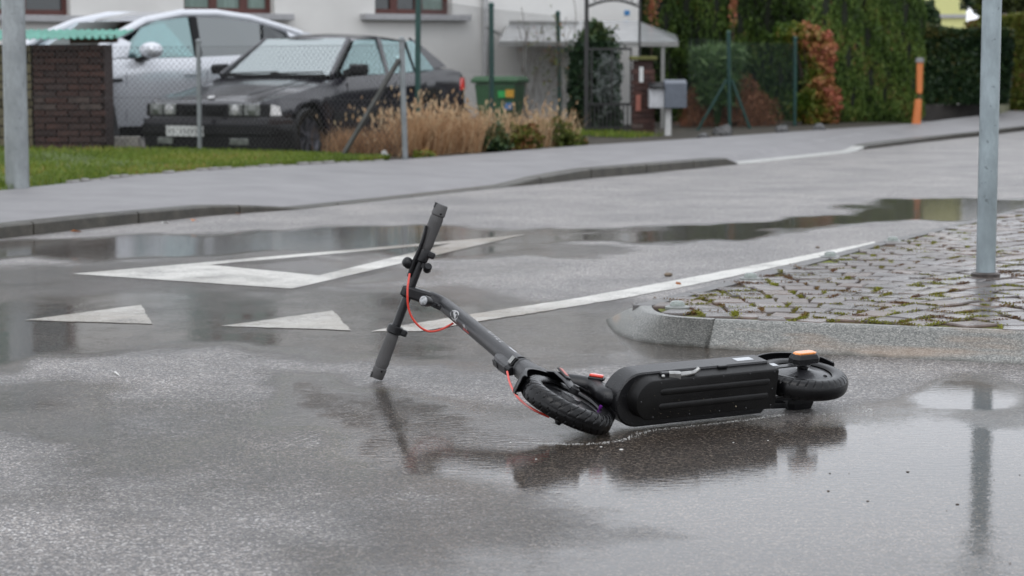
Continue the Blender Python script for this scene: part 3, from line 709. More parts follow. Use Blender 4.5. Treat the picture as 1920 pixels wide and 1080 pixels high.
# dirt flecks splashed on the cover
mb = MB(); rr = random.Random(2)
for _ in range(30):
    a, b = rr.uniform(.16, .58), -.042+abs(rr.gauss(0, .03)); mb.ball(F(a, b, -.0765), rr.uniform(.0004, .0009), 4)
mb.ball(F(.285, -.030, -.0765), .0024, 5)
mb.build('dirt_flecks', simple('pale_mud', (.20, .17, .12), .8), cov)['kind'] = 'stuff'
# kickstand folded along the deck edge
k = MB(); k.bar(F(.475, .067, -.050), F(.53, .069, -.048), .016, .017, up=Lx); k.build('kickstand_bracket', M['black_plastic'], S, bevel=.003)
k = MB(); k.tube([F(.49, .068, -.060), F(.455, .070, -.062), F(.430, .072, -.062), F(.420, .077, -.062), F(.414, .083, -.062)], [.0090, .0080, .0062, .0058, .0066], 10); k.build('kickstand_leg', M['steel'], S, smooth=50)
k = MB(); k.bar(F(.505, .068, -.052), F(.477, .070, -.068), .020, .020, up=Lx); kk = k.build('kickstand_clevis', M['steel'], S, bevel=.003)
k = MB(); k.ball(F(.53, .070, -.062), .0055, 8); k.build('pivot_bolt', M['steel'], kk, smooth=60)
k = MB(); k.bar(F(.30, .072, -.036), F(.33, .072, -.036), .012, .008, up=Lx); k.build('charge_port_cap', M['black_plastic'], S, bevel=.002)
# stickers on the deck's upper flank
k = MB(); k.add([F(.205, .0756, -.012), F(.150, .0716, -.012), F(.150, .0716, .014), F(.205, .0756, .014)], [(0, 1, 2, 3)])
k = MB(); k.bar(F(.245, .0753, .000), F(.188, .0753, .000), .024, .0008, up=Lx); k.build('rating_sticker', M['sticker'], S)
# tube from the deck to the steering head
t0 = F(.56, .0, .004); head = Wc+sx_*.215
pts = smoothp([t0, F(.65, .002, .008), t0.lerp(head, .45)+V((0, 0, .006)), head+V((.03, -.02, .004)), head], 6)
mb = MB(); mb.tube(pts, [.0240]*len(pts), 20); mb.build('down_tube', M['frame_paint'], S, smooth=50)
q = t0.lerp(head, .40)+V((0, 0, .0295)); d_ = (head-t0).normalized()
mb = MB(); mb.bar(q-d_*.022, q+d_*.022, .024, .010); mb.build('reflector_base', M['black_plastic'], S, bevel=.004)
mb = MB(); mb.bar(q-d_*.019+V((0, 0, .0075)), q+d_*.019+V((0, 0, .0075)), .019, .008); mb.build('side_reflector', M['red_reflector'], S, bevel=.0035, seg=3)
# steering head, neck, stem
def st(t): return Wc+sx_*t
g_ = hb.cross(sx_).normalized(); g_ = -g_ if g_.x > 0 else g_      # steered forward
hbp = sx_.cross(g_).normalized(); hbp = -hbp if hbp.z < 0 else hbp
mb = MB(); mb.tube([st(.150), st(.165), st(.20), st(.235), st(.275), st(.315), st(.325)], [.030, .036, .039, .036, .032, .030, .027], 24); mb.build('steering_head', M['frame_paint'], S, smooth=50)
arm_in = Cc-g_*.0; bend = Bp
stem_pts = [st(.31), st(.45), st(.62), st(.78), st(SL-.085)]
cv = smoothp([st(SL-.085), st(SL-.035)+g_*.004, st(SL)+g_*.022, Cc.lerp(st(SL), .62)], 7)
full = stem_pts[:-1]+cv
rr_ = []
for i, p in enumerate(full):
    t = min(1, (p-st(.31)).length/(SL-.31)); rr_.append(.0262-.0042*t)
mb = MB(); mb.tube(full, rr_, 24); mb.build('stem', M['frame_paint'], S, smooth=50)
mb = MB(); mb.tube([st(.312), st(.322)], .0305, 24); mb.tube([st(.345), st(.352)], .0283, 24); mb.build('hinge_ring', M['black_plastic'], S, smooth=40)
# arm from the bend to the handlebar clamp: squared section
pa = Cc.lerp(st(SL), .78)+g_*.004; dirA = (Cc-pa).normalized()
def sq(p, d, wh, ww, ch=.3):
    x = hbp; y = d.cross(x).normalized(); o = []
    for i, j in ((-1, -1+ch), (-1, 1-ch), (-1+ch, 1), (1-ch, 1), (1, 1-ch), (1, -1+ch), (1-ch, -1), (-1+ch, -1)): o.append(p+x*i*wh+y*j*ww)
    return o
mb = MB(); mb.loft([sq(pa, dirA, .020, .020), sq(pa.lerp(Cc, .35), dirA, .0195, .020), sq(pa.lerp(Cc, .75), dirA, .0185, .020), sq(Cc+dirA*.012, dirA, .0185, .020), sq(Cc+dirA*.024, dirA, .014, .015)]); mb.build('handlebar_clamp', M['frame_paint'], S, bevel=.002)
# handlebar
def hp(t): return H0+hb*t
mb = MB(); mb.tube([hp(.12), hp(HL-.12)], .0135, 18); mb.build('handlebar', M['frame_paint'], S, smooth=50)
def grip(t0, t1, sgn):
    n = 40; x, y, z = frame_of(hb); vs = []; secs = []
    ts = np.linspace(t0, t1, 10)
    for i, t in enumerate(ts):
        u = i/9; r = .0185+.0022*(1-u)**2 + (.0006 if 0 < i < 9 else -.002); sec = []
        for j in range(n*2):
            a = PI*j/n; r2 = r-(.0011 if (j % 4 in (0,)) and .1 < u < .97 else 0); sec.append(hp(t)+(x*math.cos(a)+y*math.sin(a))*r2)
        secs.append(sec)
    o = MB().loft(secs).build('grip', M['grip'], S, smooth=25); return o
for (e, i_, sg) in ((.0, .148, 1), (HL, HL-.142, -1)):
    g = grip(e+sg*.036, i_, sg)
    mb = MB(); mb.tube([hp(e), hp(e+sg*.003), hp(e+sg*.033), hp(e+sg*.035)], [.0175, .0198, .0212, .0195], 28); mb.build('end_cap', M['grip'], g, smooth=40)
    x, y, z = frame_of(hb); cd = (V((0, 0, CH))-hp(e)).normalized(); cd = (cd-hb*cd.dot(hb)).normalized(); sd_ = hb.cross(cd)
    if sd_.x < 0: sd_ = -sd_
    mb = MB(); q = hp(e+sg*.027)+(cd*.93+sd_*.36)*.0205; mb.lathe([(.0032, -.002), (.0032, .0009)], q, (cd*.93+sd_*.36), n=10); mb.build('bolt_hole', M['rubber'], g)
    mb = MB(); q = hp(e+sg*.007)+(cd*.35-sd_*.94)*.0185; mb.bar(q-hb*.008, q+hb*.008, .008, .007, up=(cd*.35-sd_*.94)); mb.build('clamp_slot', M['rubber'], g)
# lower collar with its lug
cd = (V((0, 0, CH))-hp(.16)).normalized(); cd = (cd-hb*cd.dot(hb)).normalized(); sd_ = hb.cross(cd); sd_ = -sd_ if sd_.x < 0 else sd_
mb = MB(); mb.tube([hp(.146), hp(.149), hp(.168), hp(.171)], [.021, .024, .024, .021], 26); cl = mb.build('grip_collar', M['black_plastic'], S, smooth=40)
mb = MB(); mb.bar(hp(.158)+sd_*.018, hp(.158)+sd_*.040, .022, .020, up=hb); mb.build('collar_lug', M['black_plastic'], cl, bevel=.005, seg=3)
# upper control cluster
tc_ = HL-.142
mb = MB(); mb.tube([hp(tc_-.042), hp(tc_-.038), hp(tc_-.004), hp(tc_)], [.016, .020, .021, .018], 22); ctl = mb.build('brake_clamp', M['black_plastic'], S, smooth=40)
mb = MB(); mb.bar(hp(tc_-.012)+sd_*.012+cd*.004, hp(tc_-.012)+sd_*.036+cd*.006, .022, .020, up=hb); mb.build('throttle', M['black_plastic'], S, bevel=.006, seg=3)
mb = MB(); mb.bar(hp(tc_-.048)+sd_*.008+cd*.006, hp(tc_-.050)+sd_*.020+cd*.008, .016, .014, up=hb); mb.lathe([(.0105, -.013), (.012, -.010), (.012, .010), (.0105, .013)], hp(tc_-.052)+sd_*.027+cd*.008, cd*.6+hb*.5, n=20)
mb.lathe([(.0055, 0), (.0055, .004)], hp(tc_-.052)+sd_*.027+cd*.018, cd*.6+hb*.5, n=10); mb.build('indicator_switch', M['black_plastic'], S, smooth=40)
bc_ = hp(tc_-.058)-sd_*.034+cd*.004
mb = MB(); mb.lathe([(.006, -.016), (.0145, -.012), (.0165, -.008), (.0165, .006), (.013, .013), (.005, .017)], bc_, (-sd_*.75+hb*.35+cd*.45), n=24); bell = mb.build('bell', M['black_plastic'], S, smooth=40)
mb = MB(); mb.bar(bc_+sd_*.006, hp(tc_-.050), .014, .010, up=cd); mb.build('bell_bracket', M['black_plastic'], bell, bevel=.002)
lv = smoothp([hp(tc_-.095)-sd_*.016+cd*.006, hp(tc_-.05)-sd_*.018+cd*.012, hp(tc_-.01)-sd_*.016+cd*.016, hp(tc_+.035)-sd_*.017+cd*.018, hp(tc_+.068)-sd_*.022+cd*.018], 4)
mb = MB(); secs = []
for i, p in enumerate(lv):
    t = i/(len(lv)-1); d = (lv[min(i+1, len(lv)-1)]-lv[max(i-1, 0)]).normalized(); x = sd_; y = d.cross(x).normalized(); wd = .0075-.0032*t; h = .008-.002*t
    secs.append([p+x*math.cos(a)*wd+y*math.sin(a)*h for a in np.linspace(0, 2*PI, 12, endpoint=False)])
mb.loft(secs); mb.build('brake_lever', M['black_plastic'], S, smooth=50)
# red cables
mb = MB(); cp = smoothp([A(768, 513, 6.30), A(764, 545, 6.28), A(767, 582, 6.28), A(782, 608, 6.28), A(803, 621, 6.28), A(826, 618, 6.28), A(850, 606, 6.29)], 6)
mb.tube(cp, .0033, 10); mb.build('brake_cable', M['red_cable'], S, smooth=60)
mb = MB(); cp = smoothp([A(951, 697, 5.72), A(956, 718, 5.66), A(967, 740, 5.58), A(984, 757, 5.52), A(1004, 770, 5.46), A(1030, 782, 5.46)], 6)
mb.tube(cp, .0033, 10); mb.build('brake_cable', M['red_cable'], S, smooth=60)
# headlight at the bend
hl = A(795, 564, 6.22); ax_ = (g_*.85+V((0, -.65, 0))).normalized()
mb = MB(); mb.lathe([(.010, -.030), (.0155, -.018), (.0165, -.002), (.0165, .002)], hl, ax_, n=24); hd = mb.build('headlight', M['black_plastic'], S, smooth=40)
mb = MB(); mb.lathe([(.0145, 0), (.0135, .004), (.009, .0065), (.003, .0075)], hl+ax_*.001, ax_, n=24); mb.build('lens', M['lamp_glass'], hd, smooth=60)
mb = MB(); mb.bar(A(803, 566, 6.25), A(826, 577, 6.26), .016, .016); mb.ball(A(822, 574, 6.24), .0045, 6); mb.build('headlight_bracket', M['black_plastic'], hd, bevel=.003)
# folding latch on the lower stem
le = (g_*.55-hbp*.45+V((0, -.35, 0))); le = (le-sx_*le.dot(sx_)).normalized(); lw = sx_.cross(le).normalized()
mb = MB(); secs = []
for t, w_, h0, h1 in ((.328, .012, .018, .040), (.345, .016, .016, .046), (.40, .0175, .016, .048), (.43, .0165, .016, .046), (.452, .014, .016, .036), (.458, .012, .018, .030)):
    p = st(t); secs.append([p+le*h0-lw*w_, p+le*(h1-.005)-lw*w_, p+le*h1-lw*(w_-.005), p+le*h1+lw*(w_-.005), p+le*(h1-.005)+lw*w_, p+le*h0+lw*w_])
mb.loft(secs); la = mb.build('folding_latch', M['frame_paint'], S, bevel=.0015)
cq = (V((0, 0, CH))-st(.42)).normalized(); cq = (cq-sx_*cq.dot(sx_)).normalized()
mb = MB(); mb.add([v for v in []], []); q = st(.415)+le*.0485; mb.bar(q-sx_*.018, q+sx_*.018, .018, .002, up=le); mb.build('latch_recess', M['rubber'], la, bevel=.0009)
q = st(.345)+cq*.026; mb = MB(); mb.bar(q-sx_*.014, q+sx_*.014, .026, .012, up=cq); hg = mb.build('hinge_block', M['rubber'], S, bevel=.003)
for dd in (-.007, .0, .007):
    x3 = sx_.cross(cq).normalized(); mb = MB(); mb.tube([q+sx_*dd-x3*.011+cq*.008, q+sx_*dd+x3*.011+cq*.008], .0022, 8); mb.build('hinge_spring', M['steel'], hg, smooth=60)
# wheel helper with cut tread
def tyre(center, axis, up, r, w_, pattern, name_parent, n_seg=720, m_seg=44):
    x, y, z = frame_of(axis, up); rt = w_/2; prof_a = np.linspace(-2.25, 2.25, m_seg)
    seg = np.arange(n_seg)*2*PI/n_seg; Aa, Bb = np.meshgrid(prof_a, seg)
    ca, sa = np.cos(Aa), np.sin(Aa); flat = np.sign(ca)*np.abs(ca)**.75
    rad = (r-rt)+rt*flat; ax = rt*1.02*np.sign(sa)*np.abs(sa)**.9
    g = pattern(Bb*r, Aa); rad = rad-g*np.cos(Aa*.6); ax = ax-g*np.sin(Aa)*.8
    cx, cy, cz = center; Vv = np.array(center)+rad[..., None]*(np.cos(Bb)[..., None]*np.array(x)+np.sin(Bb)[..., None]*np.array(y))+ax[..., None]*np.array(z)
    vs = Vv.reshape(-1, 3); fs = []
    i = np.arange(n_seg)[:, None]; j = np.arange(m_seg-1)[None, :]; a = i*m_seg+j; b_ = ((i+1) % n_seg)*m_seg+j
    fs = np.stack([a, a+1, b_+1, b_], -1).reshape(-1, 4)
    me = bpy.data.meshes.new('tyre'); me.from_pydata((vs-np.array(root_loc(name_parent))).tolist(), [], fs.tolist()); me.materials.append(M['rubber']); me.shade_smooth()
    o = bpy.data.objects.new('tyre', me); C.objects.link(o); o.parent = name_parent; return o
def groove(u, wd): return np.clip(1-np.abs(u)/wd, 0, 1)**.5
def pat_chev(arc, a):                           # zigzag chevrons on the front tyre
    per = 2*PI*.13/32; v = arc-np.abs(a)*.022; u = (v/per) % 1
    g1 = groove((u-.5)*per, .0020)*(np.abs(a) > .18)*(np.abs(a) < 1.45)
    v2 = arc+np.abs(a)*.015; u2 = (v2/per+.25) % 1; g2 = groove((u2-.5)*per, .0022)*(np.abs(a) > .45)*(np.abs(a) < .85)
    return .0040*np.maximum(g1, g2)+.0020*groove((np.abs(a)-.1)*.03, .0016)
def pat_slant(arc, a):                          # short slanted cuts on the rear tyre's shoulder
    per = 2*PI*.13/34; v = arc-a*.011; u = (v/per) % 1
    return .0036*groove((u-.5)*per, .0024)*(np.abs(a) > .50)*(np.abs(a) < 1.35)
# front wheel
_d = (V(Wc)-V((0, 0, CH))).normalized(); _r = V((1, 0, 0)); _u = _r.cross(_d).normalized()
_u = -_u if _u.z < 0 else _u
aF = (_r*.449+_u*.882-_d*.20).normalized()
fw = bpy.data.objects.new('front_wheel', None); C.objects.link(fw); fw.parent = S; fw.location = Wc-V(S.location)
tyre(Wc, aF, sx_, .1285, .056, pat_chev, fw)
mb = MB(); mb.lathe([(.090, -.020), (.098, -.022), (.100, -.015), (.092, -.010), (.088, .0), (.092, .010), (.100, .015), (.098, .022), (.090, .020), (.084, .012), (.060, .010), (.056, .014), (.030, .018), (.028, .026), (.010, .028), (.004, .028)], Wc, aF, n=64, caps=False)
mb.lathe([(.090, -.020), (.060, -.010), (.030, -.018), (.010, -.026), (.001, -.026)], Wc, aF, n=48, caps=False); mb.build('rim', M['hub'], fw, smooth=35)
e2 = aF.cross(sx_).normalized(); e1 = e2.cross(aF).normalized(); e1 = e1 if e1.dot(sx_) > 0 else -e1
if e2.x < 0: e2 = -e2
q = Wc+e2*.080-e1*.020+aF*.016; mb = MB(); mb.tube([q, q+aF*.010, q+aF*.012, q+aF*.020], [.003, .003, .0048, .0044], 10); mb.build('valve_cap', M['purple'], fw, smooth=50)
# fork legs from head to axle
for sg in (1, -1):
    o0 = aF*.043*sg
    pts = [st(.185)+aF*.020*sg, st(.160)+aF*.036*sg, Wc+e1*.11+o0*1.06, Wc+e1*.055+o0*1.08, Wc+o0]
    mb = MB(); secs = []
    for i, (p, wd, th) in enumerate(zip(pts, (.030, .030, .022, .017, .015), (.012, .009, .006, .006, .006))):
        d = (pts[min(i+1, 4)]-pts[max(i-1, 0)]).normalized(); x = e2; y = d.cross(x).normalized()
        secs.append([p+x*math.cos(a)*wd*(1 if abs(math.cos(a)) < .9 else 1)+y*math.sin(a)*th for a in np.linspace(0, 2*PI, 14, endpoint=False)])
    mb.loft(secs); lg = mb.build('fork_leg', M['frame_paint'], S, smooth=50)
    mb = MB(); mb.lathe([(.013, -.008), (.013, .006), (.009, .009), (.008, .014)], Wc+o0, aF*sg, n=12); mb.build('axle_nut', M['black_plastic'], lg, smooth=30)
    if sg > 0:
        mb = MB(); mb.bar(Wc+e1*.13+o0*1.30, Wc+e1*.055+o0*1.26, .016, .006, up=aF); mb.build('fork_cover', M['black_plastic'], lg, bevel=.003)
        mb = MB(); mb.bar(Wc+e1*.122+o0*1.385, Wc+e1*.072+o0*1.345, .009, .0015, up=aF); mb.build('red_sticker', simple('faded_red_sticker', (.42, .10, .08), .35, var=.3, scale=300), lg)
def fender(c0, ax, ea, eb, r, hw, a0, a1, name, parent, m, n=30, lipd=.012, th=.0025):
    mb = MB(); secs = []
    for i in range(n+1):
        a = R(a0+(a1-a0)*i/n); d = ea*math.cos(a)+eb*math.sin(a); k_ = 1 if 2 < i < n-2 else .82+.06*min(i, n-i)
        o = [(-hw*k_, r-lipd), (-hw*k_, r-.004), (-hw*k_*.8, r), (hw*k_*.8, r), (hw*k_, r-.004), (hw*k_, r-lipd)]
        inn = [(x_+(th if x_ < 0 else -th), q_-(th if j in (2, 3, 1, 4) else 0)) for j, (x_, q_) in enumerate(o)][::-1]
        secs.append([c0+d*q_+ax*x_ for x_, q_ in o+inn])
    mb.loft(secs); return mb.build(name, m, parent, smooth=40)
fender(Wc, aF, e1, e2, .143, .034, -82, 92, 'front_fender', S, M['black_plastic'])
# rear wheel with motor hub
rw = bpy.data.objects.new('rear_wheel', None); C.objects.link(rw); rw.parent = S; rw.location = Rw-V(S.location)
tyre(Rw, Lx, f0, .1305, .056, pat_slant, rw)
mb = MB(); mb.lathe([(.105, -.012), (.100, .016), (.096, .019), (.094, .0165), (.090, .018), (.060, .024), (.030, .028), (.022, .031), (.008, .031), (.001, .031)], Rw, Lx, n=72, caps=False)
mb.lathe([(.105, -.012), (.096, -.019), (.060, -.024), (.010, -.030), (.001, -.030)], Rw, Lx, n=48, caps=False); hubo = mb.build('motor_hub', M['hub'], rw, smooth=25)
for a in (20, 110, 200, 290, 65):
    d = f0*math.cos(R(a+35))+Ux*math.sin(R(a+35)); q = Rw+d*.066+Lx*.0232; mb = MB(); mb.lathe([(.0062, -.001), (.0058, .0016), (.004, .0018), (.0035, .0004)], q, Lx, n=14); mb.build('hub_bolt', M['rubber'], hubo, smooth=30)
fender(Rw, Lx, f0, Ux, .147, .036, 18, 168, 'rear_fender', S, M['black_plastic'], lipd=.010)
# swing-arm plates and axle covers
for sg, nm in ((1, 'upper'), (-1, 'lower')):
    mb = MB(); mb.bar(F(.175, .047*sg, -.012), F(-.012, .046*sg, -.006), .022, .0045 if sg > 0 else .010, up=Lx); arm = mb.build('chain_stay', M['frame_paint'], S, bevel=.0015)
    pb = Rw+Lx*(.050*sg)
    mb = MB(); mb.lathe([(.014, 0), (.0165, .004), (.0165, .008), (.010, .010)], Rw+Lx*.031*sg, Lx*sg, n=20); mb.build('axle_nut', M['black_plastic'], arm, smooth=30)
    h0, h1 = (.052, .077) if sg > 0 else (.050, .0835)
    hexa = [(-.048, -.012), (-.048, .010), (-.034, .022), (.032, .022), (.046, .010), (.046, -.012), (.032, -.024), (-.034, -.024)]
    mb = MB(); secs = []
    for h, k_ in ((h0, 1), (h0+.013, 1), (h1-.004, .90), (h1, .84)): secs.append([F(u*k_+.003, h*sg, v*k_-.003) for u, v in hexa])
    mb.loft(secs); cv_ = mb.build('axle_cover', M['black_plastic'], S, bevel=.0012)
    mb = MB(); secs = []
    for h, k_ in ((h1-.001, .80), (h1+.003, .78), (h1+.0045, .66)): secs.append([F(u*k_+.003, h*sg, v*.75*k_-.003) for u, v in hexa])
    if sg > 0: mb.loft(secs); mb.build('turn_indicator', M['orange_lens'], cv_, bevel=.001)
mb = MB(); mb.bar(F(.155, -.055, -.02), F(.07, -.060, -.02), .03, .018, up=Lx); mb.build('cable_guide', M['black_plastic'], S, bevel=.004)
mb = MB(); mb.bar(F(.135, .0500, .002), F(.095, .0497, .002), .022, .0012, up=Lx); mb.build('frame_sticker', M['sticker'], S)
# prints on the stem: wrapped onto the tube
def wrap(polys, t0, ang0, name, m, faces=None, lift=.0005, parent=S, scale=1.0):
    """flat (u along the stem, v across) shapes wrapped round the stem"""
    bm = bmesh.new()
    for poly in polys:
        try: bm.faces.new([bm.verts.new((u, v, 0)) for u, v in poly])
        except ValueError: pass
    bmesh.ops.triangulate(bm, faces=bm.faces)
    for _ in range(3): bmesh.ops.subdivide_edges(bm, edges=[e for e in bm.edges if abs(e.verts[0].co.y-e.verts[1].co.y) > .004], cuts=1)
    bmesh.ops.triangulate(bm, faces=bm.faces)
    o0 = root_loc(parent)
    for v in bm.verts:
        t = t0+v.co.x*scale; rad = .0262-.0042*min(1, (t-.31)/(SL-.31))+lift; a = ang0+v.co.y*scale/rad
        v.co = st(t)+(cq*math.cos(a)+xw*math.sin(a))*rad-o0
    me = bpy.data.meshes.new(name); bm.to_mesh(me); bm.free(); me.materials.append(m)
    o = bpy.data.objects.new(name, me); C.objects.link(o); o.parent = parent; return o
xw = sx_.cross(cq).normalized(); xw = xw if xw.z > 0 else -xw          # across the tube, upper side
def stroke(pts, wd):
    out = []
    for (a, b) in zip(pts[:-1], pts[1:]):
        dx, dy = b[0]-a[0], b[1]-a[1]; l = math.hypot(dx, dy) or 1; nx, ny = -dy/l*wd/2, dx/l*wd/2
        out.append([(a[0]+nx, a[1]+ny), (b[0]+nx, b[1]+ny), (b[0]-nx, b[1]-ny), (a[0]-nx, a[1]-ny)])
    return out
LET = {'N': [[(0, 0), (0, 1), (.7, 0), (.7, 1)]], 'A': [[(0, 0), (.35, 1), (.7, 0)]], 'V': [[(0, 1), (.35, 0), (.7, 1)]], 'E': [[(.6, 0), (0, 0), (0, 1), (.6, 1)], [(0, .5), (.5, .5)]]}
def word(txt, h, sp=1.35):
    out = []; u = 0
    for ch in txt:
        for s_ in LET[ch]: out += stroke([(u+a*h*1.3, b*h) for a, b in s_], h*.22)
        u += h*sp
    return out, u
wl, wlen = word('NAVEE', .015, 1.75)
wl = [[(-u, v) for u, v in p] for p in wl]                           # reads from the handlebar end down, as it lies
wrap(wl, .615, .80, 'white_lettering', M['white_print'])
# round emblem: broken ring and a swooping shape in it
em = []
for a0_, a1_ in ((20, 150), (170, 300), (315, 375)):
    em += stroke([(math.cos(R(a))*.030, math.sin(R(a))*.0135) for a in range(a0_, a1_+1, 13)], .0035)
em += [[(-.020, -.012), (-.004, -.004), (.010, .002), (.022, .010), (.006, .008), (-.006, .004), (-.014, .006)], [(-.012, .001), (-.030, -.016), (-.020, -.015)], [(.0, .010), (.014, .004), (.008, .012)]]
wrap(em, .845, -.22, 'round_emblem', M['white_print'])
wrap(stroke([(0, 0), (.016, .006)], .003)+stroke([(.006, -.003), (.024, .004)], .003)+stroke([(-.014, -.002), (-.006, .0)], .003), .735, -.62, 'white_mark', M['white_print'])
wrap([[(0, 0), (.05, 0), (.05, .006), (0, .006)]], .705, -1.05, 'red_sticker', M['red_print'])
wrap([[(0, 0), (.055, 0), (.055, .006), (0, .006)]], .395, 1.0, 'silver_stripe', M['sticker'])
# thin line of froth where water laps the deck
fr = []; rf = random.Random(9)
line = smoothp([P(1002, 831), P(1060, 833), P(1110, 832), P(1165, 826), P(1215, 809), P(1300, 799), P(1380, 790), P(1440, 782), P(1475, 777)], 30)
line2 = smoothp([P(1490, 776), P(1560, 778), P(1610, 774), P(1632, 768), P(1600, 760), P(1560, 757)], 30)
mb = MB()
def lowdome(p, r_):
    vs = [p+V((math.cos(a)*r_, math.sin(a)*r_, 0)) for a in (0, 1.26, 2.51, 3.77, 5.03)]+[p+V((0, 0, r_*.6))]
    mb.add(vs, [(i, (i+1) % 5, 5) for i in range(5)])
for L_, cnt, spd in ((line, 560, .006), (line2, 130, .009)):
    for _ in range(cnt):
        p = rf.choice(L_); q = V((p.x+rf.gauss(0, .006), p.y+rf.gauss(0, spd), .0005)); lowdome(q, rf.uniform(.0006, .0017))
tag(mb.build('water_froth', M['white_bit']), 'thin line of white froth on the puddle along the scooter deck', 'froth', kind='stuff')
# ================================================================== POLES
def galv(name, base, var):
    m, ns, ln, b = mat(name); tc = N(ns, 'TexCoord'); co = tc.outputs['Object']
    n1 = N(ns, 'TexNoise', Scale=9.0, Detail=5.0, Roughness=.65); mp = N(ns, 'Mapping'); mp.inputs['Scale'].default_value = (1, 1, .5); ln.new(co, mp.inputs[0]); ln.new(mp.outputs[0], n1.inputs['Vector'])
    r = ramp(ns, [(.3, tuple(k*(1-var) for k in base)), (.5, base), (.62, tuple(k*(1+var) for k in base)), (.8, tuple(k*(1+var*1.7) for k in base))]); ln.new(n1.outputs[0], r.inputs[0])
    v = N(ns, 'TexNoise', Scale=38.0, Detail=3.0); ln.new(co, v.inputs['Vector']); r2 = ramp(ns, [(.30, (.55, .55, .55)), (.36, (1, 1, 1))]); ln.new(v.outputs[0], r2.inputs[0])
    mx = N(ns, 'MixRGB', blend_type='MULTIPLY'); mx.inputs[0].default_value = .8; ln.new(r.outputs[0], mx.inputs[1]); ln.new(r2.outputs[0], mx.inputs[2]); ln.new(mx.outputs[0], b.inputs['Base Color'])
    b.inputs['Metallic'].default_value = .35; b.inputs['Roughness'].default_value = .38; bp = N(ns, 'Bump', Strength=.15, Distance=.003); ln.new(v.outputs[0], bp.inputs['Height']); ln.new(bp.outputs[0], b.inputs['Normal']); return m
M['galv'] = galv('weathered_galvanised_steel', (.27, .32, .34), .22)
M['galv2'] = galv('grey_galvanised_steel', (.25, .27, .275), .22)
pb = P(1848, 520, IZ)
t = thing('sign_post', (pb.x, pb.y, IZ), 'weathered grey galvanised post standing on the sett island at right', 'post')
mb = MB(); mb.tube([pb+V((0, 0, z)) for z in (-.03, .5, 1.2, 2, 3.6)], .0388, 32); mb.build('pole', M['galv'], t, smooth=50)
mb = MB(); mb.lathe([(.056, -.01), (.058, .016), (.050, .021), (.039, .022)], pb, (0, 0, 1), 28); mb.build('base_collar', simple('rusty_dark_collar', (.06, .05, .045), .5, var=.5, scale=30), t, smooth=40)
mb = MB(); mb.lathe([(.042, 3.6), (.042, 3.62), (.01, 3.63)], pb, (0, 0, 1), 20); mb.build('cap', M['black_plastic'], t)
pl = P(33, 355, .09)
t = thing('lamp_post', (pl.x, pl.y, .09), 'thick pale grey metal lamp post at the edge of the lawn at left', 'lamp post')
mb = MB(); mb.tube([pl+V((0, 0, z)) for z in (-.05, .0, 1, 2.5, 5.6)], [.0835, .083, .081, .077, .062], 36); mb.build('pole', M['galv2'], t, smooth=50)
mb = MB(); mb.tube([pl+V((0, 0, 5.55)), pl+V((0, 0, 5.7)), pl+V((.2, -.4, 5.8))], [.06, .05, .035], 14); mb.bar(pl+V((.15, -.3, 5.8)), pl+V((.45, -.9, 5.85)), .22, .09); mb.build('lamp_head', M['galv2'], t, smooth=40)

# ================================================================== HOUSE
M['wall'] = simple('white_render', (.70, .69, .665), .85, var=.05, scale=1.5, bump=.4, bscale=90)
M['win_frame'] = simple('red_brown_window_frame', (.085, .026, .02), .4, var=.2)
M['sill'] = simple('grey_stone_sill', (.36, .36, .37), .5, var=.12)
M['dark_glass'] = simple('window_glass_dark', (.018, .024, .026), .06, spec=.9)
M['curtain'] = simple('greenish_curtain', (.20, .27, .24), .8, var=.25, scale=6, streak=(6, 6, .3))
M['roof'] = simple('brown_roof_tiles', (.075, .045, .032), .7, var=.4, scale=8)
M['eave'] = simple('dark_wood_eave', (.06, .035, .022), .6, var=.3)
M['teal_shutter'] = simple('teal_shutter', (.22, .33, .32), .5, var=.12)
HO = V((-6.34, 29.5, 0)); HU = V((.8754, .4834, 0)); HN = V((.4834, -.8754, 0))
def hw(u, z, n=0): return HO+HU*u+HN*n+V((0, 0, z))
def wuz(px, py):
    d = _ray(px, py); c0 = V((0, 0, CH)); k_ = (HO-c0).dot(HN)/d.dot(HN); p = c0+d*k_; return (p-HO).dot(HU), p.z
u_end = wuz(1197, 60)[0]
house = thing('house', hw(0, 0), 'white rendered house with brown window frames behind the parked cars', 'house')
wins = []
for x0, x1, ys in ((-60, 132, 27), (345, 515, 24), (703, 848, 26)):
    ua, z_ = wuz(x0, ys); ub, _ = wuz(x1, ys); wins.append((ua, ub, z_, z_+1.75))
u0_ = -6.5; zt = 4.45; cols = [u0_]+[v for w_ in wins for v in w_[:2]]+[u_end]
mb = MB()
def wbox(ua, ub, za, zb, th=.35):
    mb.add([hw(u, z, n) for u in (ua, ub) for n in (0, -th) for z in (za, zb)], [(0, 1, 3, 2), (4, 6, 7, 5), (0, 4, 5, 1), (2, 3, 7, 6), (0, 2, 6, 4), (1, 5, 7, 3)])
for i in range(len(cols)-1):
    if i % 2 == 0: wbox(cols[i], cols[i+1], 0, zt)
    else:
        w_ = wins[i//2]; wbox(w_[0], w_[1], 0, w_[2]); wbox(w_[0], w_[1], w_[3], zt)
mb.build('wall', M['wall'], house)
mb = MB(); mb.add([hw(u, z, n) for u in (u_end-.35, u_end) for n in (-.352, -9) for z in (0, zt)], [(0, 1, 3, 2), (4, 6, 7, 5), (0, 4, 5, 1), (2, 3, 7, 6), (0, 2, 6, 4), (1, 5, 7, 3)]); mb.build('side_wall', M['wall'], house)
